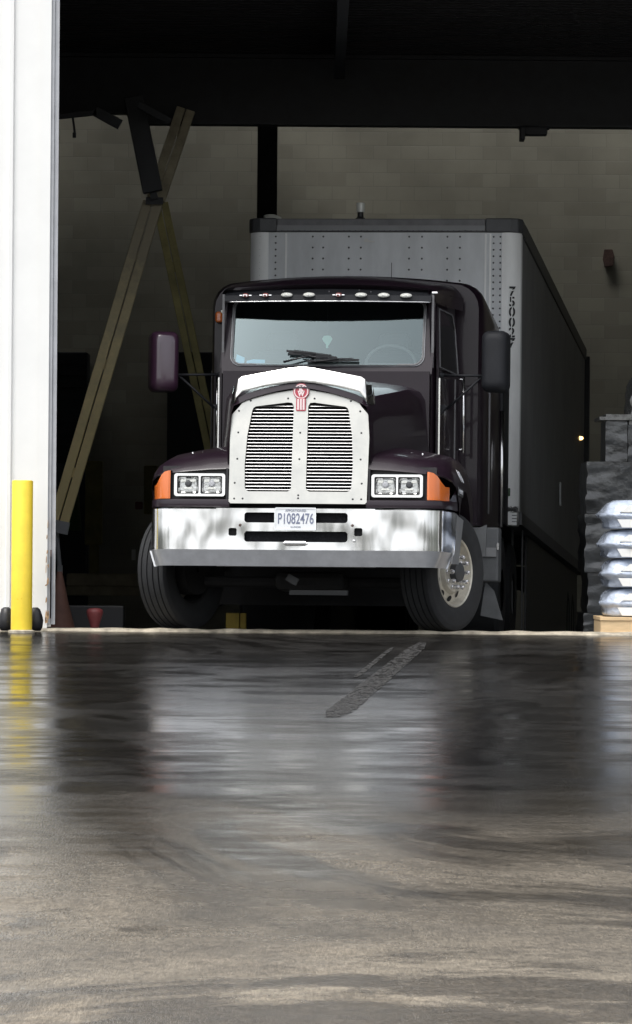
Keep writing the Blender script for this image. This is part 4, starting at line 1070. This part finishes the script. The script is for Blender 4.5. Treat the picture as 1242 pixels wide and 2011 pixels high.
# ---- mirrors
def mirror(cx, cz, wd, hh, m, yaw_):
    mb = MB(); rings = []
    for (dy, q) in ((-.10, .35), (-.095, .62), (-.075, .84), (-.04, .96), (0, 1.0), (.10, 1.0), (.115, .97)):
        P = rr(-wd*q, wd*q, -hh*(1-(1-q)*wd/hh), hh*(1-(1-q)*wd/hh), min(.06, wd*q*.8), 5)
        rings.append([(x, dy, z) for x, z in P])
    mb.loft(rings, True, True)
    o = mb.build('mirror', m, tk, auto=True); me = o.data
    me.transform(Matrix.Translation((cx, 2.25, cz)) @ Matrix.Rotation(R(yaw_), 4, 'Z'))
    return o
mL = mirror(-1.46, 2.36, .125, .265, 'plum_plastic', 18)
mR = mirror(1.44, 2.37, .115, .265, 'grey_plastic', -6)
for s, mo in ((-1, mL), (1, mR)):
    ix = .90
    MB().tube([(s*(ix-.02), 2.28, 2.255), (s*(ix+.10), 2.26, 2.25)], [.045, .018], 12).tube([(s*(ix+.10), 2.26, 2.25), (s*1.40, 2.25, 2.245)], .011, 10).build('mirror_arm', 'grey_plastic', mo, smooth=True)
    MB().tube([(s*1.33, 2.26, 2.24), (s*(ix+.12), 2.30, 1.96)], .011, 10).build('mirror_stay', 'grey_plastic', mo, smooth=True)
    MB().prism([(s*(ix-.03), 2.0), (s*(ix+.14), 1.99), (s*(ix+.02), 1.84)], 2.27, 2.33).build('stay_bracket', 'grey_plastic', mo, bevel=.01)

# ---- front wheels, steered
def wheel(s, c, steer):
    mw = Matrix.Translation(c) @ Matrix.Rotation(-R(steer), 4, 'Z')
    e = bpy.data.objects.new('front_wheel', None); C.objects.link(e); e.parent = tk; e.matrix_local = mw
    Ro, Wd = .505, .145
    prof = [(-Wd*.80, .285), (-Wd*.96, .33), (-Wd*1.0, .40), (-Wd*.98, .46), (-Wd*.86, .49)]
    g_ = [(-.8, 0), (-.62, 0), (-.60, -.014), (-.55, -.014), (-.53, 0), (-.24, 0), (-.22, -.014), (-.17, -.014), (-.15, 0), (.15, 0), (.17, -.014), (.22, -.014), (.24, 0), (.53, 0), (.55, -.014), (.60, -.014), (.62, 0), (.8, 0)]
    prof += [(Wd*a, Ro - .006 + b - .006*abs(a)) for a, b in g_]
    prof += [(Wd*.86, .49), (Wd*.98, .46), (Wd*.985, .445), (Wd*1.0, .40), (Wd*.99, .36), (Wd*.96, .33), (Wd*.80, .285)]
    MB().lathe(prof, 'X', 72).build('tyre', 'rubber', e, auto=True)
    # rim: lip, disc with hand holes, hub
    rm = MB().lathe([(s*Wd*.78, .285), (s*Wd*.86, .297), (s*Wd*.90, .290), (s*Wd*.84, .278), (s*Wd*.55, .270), (s*Wd*.40, .262), (s*Wd*.42, .235), (s*Wd*.58, .185), (s*Wd*.75, .172), (s*Wd*.82, .165), (s*Wd*.82, .085)], 'X', 60)
    MB().lathe([(-s*Wd*.8, .285), (-s*Wd*.7, .27), (s*Wd*.2, .265), (s*Wd*.38, .262)], 'X', 60).build('rim_barrel', 'void', e, auto=True)
    ro = rm.build('rim', 'rimalu', e, auto=True)
    hh = MB()
    for k in range(10):
        a = 2*math.pi*(k + .5)/10; ca, sa = math.cos(a), math.sin(a); rc = .222; n = 14
        ring = []
        for j in range(n):
            b = 2*math.pi*j/n; dr_ = .025*math.cos(b); dt = .035*math.sin(b); r_ = rc + dr_
            xx = Wd*(.42 + (.235 - r_)/.05*.16) if r_ < .235 else Wd*.42
            ring.append((s*(xx + .003), r_*ca - dt*sa, r_*sa + dt*ca))
        hh.add(ring, [tuple(range(n))])
    hh.build('hand_hole', 'void', ro)
    MB().lathe([(s*Wd*.80, .088), (s*Wd*.95, .086), (s*(Wd + .025), .080), (s*(Wd + .035), .062), (s*(Wd + .036), .001)], 'X', 30).build('hub_cap', 'tube_grey', e, auto=True)
    for k in range(10):
        a = 2*math.pi*k/10; y, z = .133*math.cos(a), .133*math.sin(a)
        MB().lathe([(s*Wd*.80, .024), (s*Wd*.90, .021), (s*Wd*.92, .017), (s*(Wd*.90 + .045), .020), (s*(Wd*.90 + .058), .013), (s*(Wd*.90 + .061), .001)], 'X', 12, (0, y, z)).build('lug_nut', 'lug', e, auto=True)
    MB().lathe([(-s*Wd*.2, .02), (-s*Wd*.2, .21), (-s*Wd*1.1, .21), (-s*Wd*1.1, .02)], 'X', 30).build('brake_drum', 'void', e)
    return e
wheel(1, (1.10, 1.22, .512), 24)
wheel(-1, (-1.125, 1.22, .512), 24)
# axle, springs, frame, engine underside, wheel well liners
MB().tube([(-1.0, 1.3, .42), (1.0, 1.3, .42)], .05, 10).build('front_axle', 'void', tk)
MB().bx(-.45, -.35, .15, 7.5, .75, .98).bx(.35, .45, .15, 7.5, .75, .98).build('chassis_rail', 'void', tk)
MB().bx(-.34, .34, .5, 2.0, .55, 1.6).build('engine', 'void', tk)
MB().bx(-.30, .30, 1.0, 1.4, .34, .50).build('oil_pan', 'void', tk, bevel=.05)
MB().bx(-.6, .6, .45, .5, 1.0, 1.9).bx(-.62, -.58, .3, 2.0, .9, 1.4).bx(.58, .62, .3, 2.0, .9, 1.4).build('splash_liner', 'void', tk)
MB().bx(-.15, .35, .8, .85, .30, .34).box((-.1, .6, .42), (.10, .02, .06), Matrix.Rotation(.5, 3, 'Y')).build('steering_link', 'tube_grey', tk)
for yy in (5.9, 7.2):
    for s in (-1, 1):
        MB().lathe([(s*.60, .2), (s*.60, .45), (s*.64, .5), (s*1.18, .5), (s*1.22, .46), (s*1.22, .2)], 'X', 28, (0, yy, .5)).build('drive_wheel', 'rubber', tk, auto=True)
MB().bx(-1.2, 1.2, 2.3, 2.35, .25, .9).build('cross_baffle', 'void', tk)
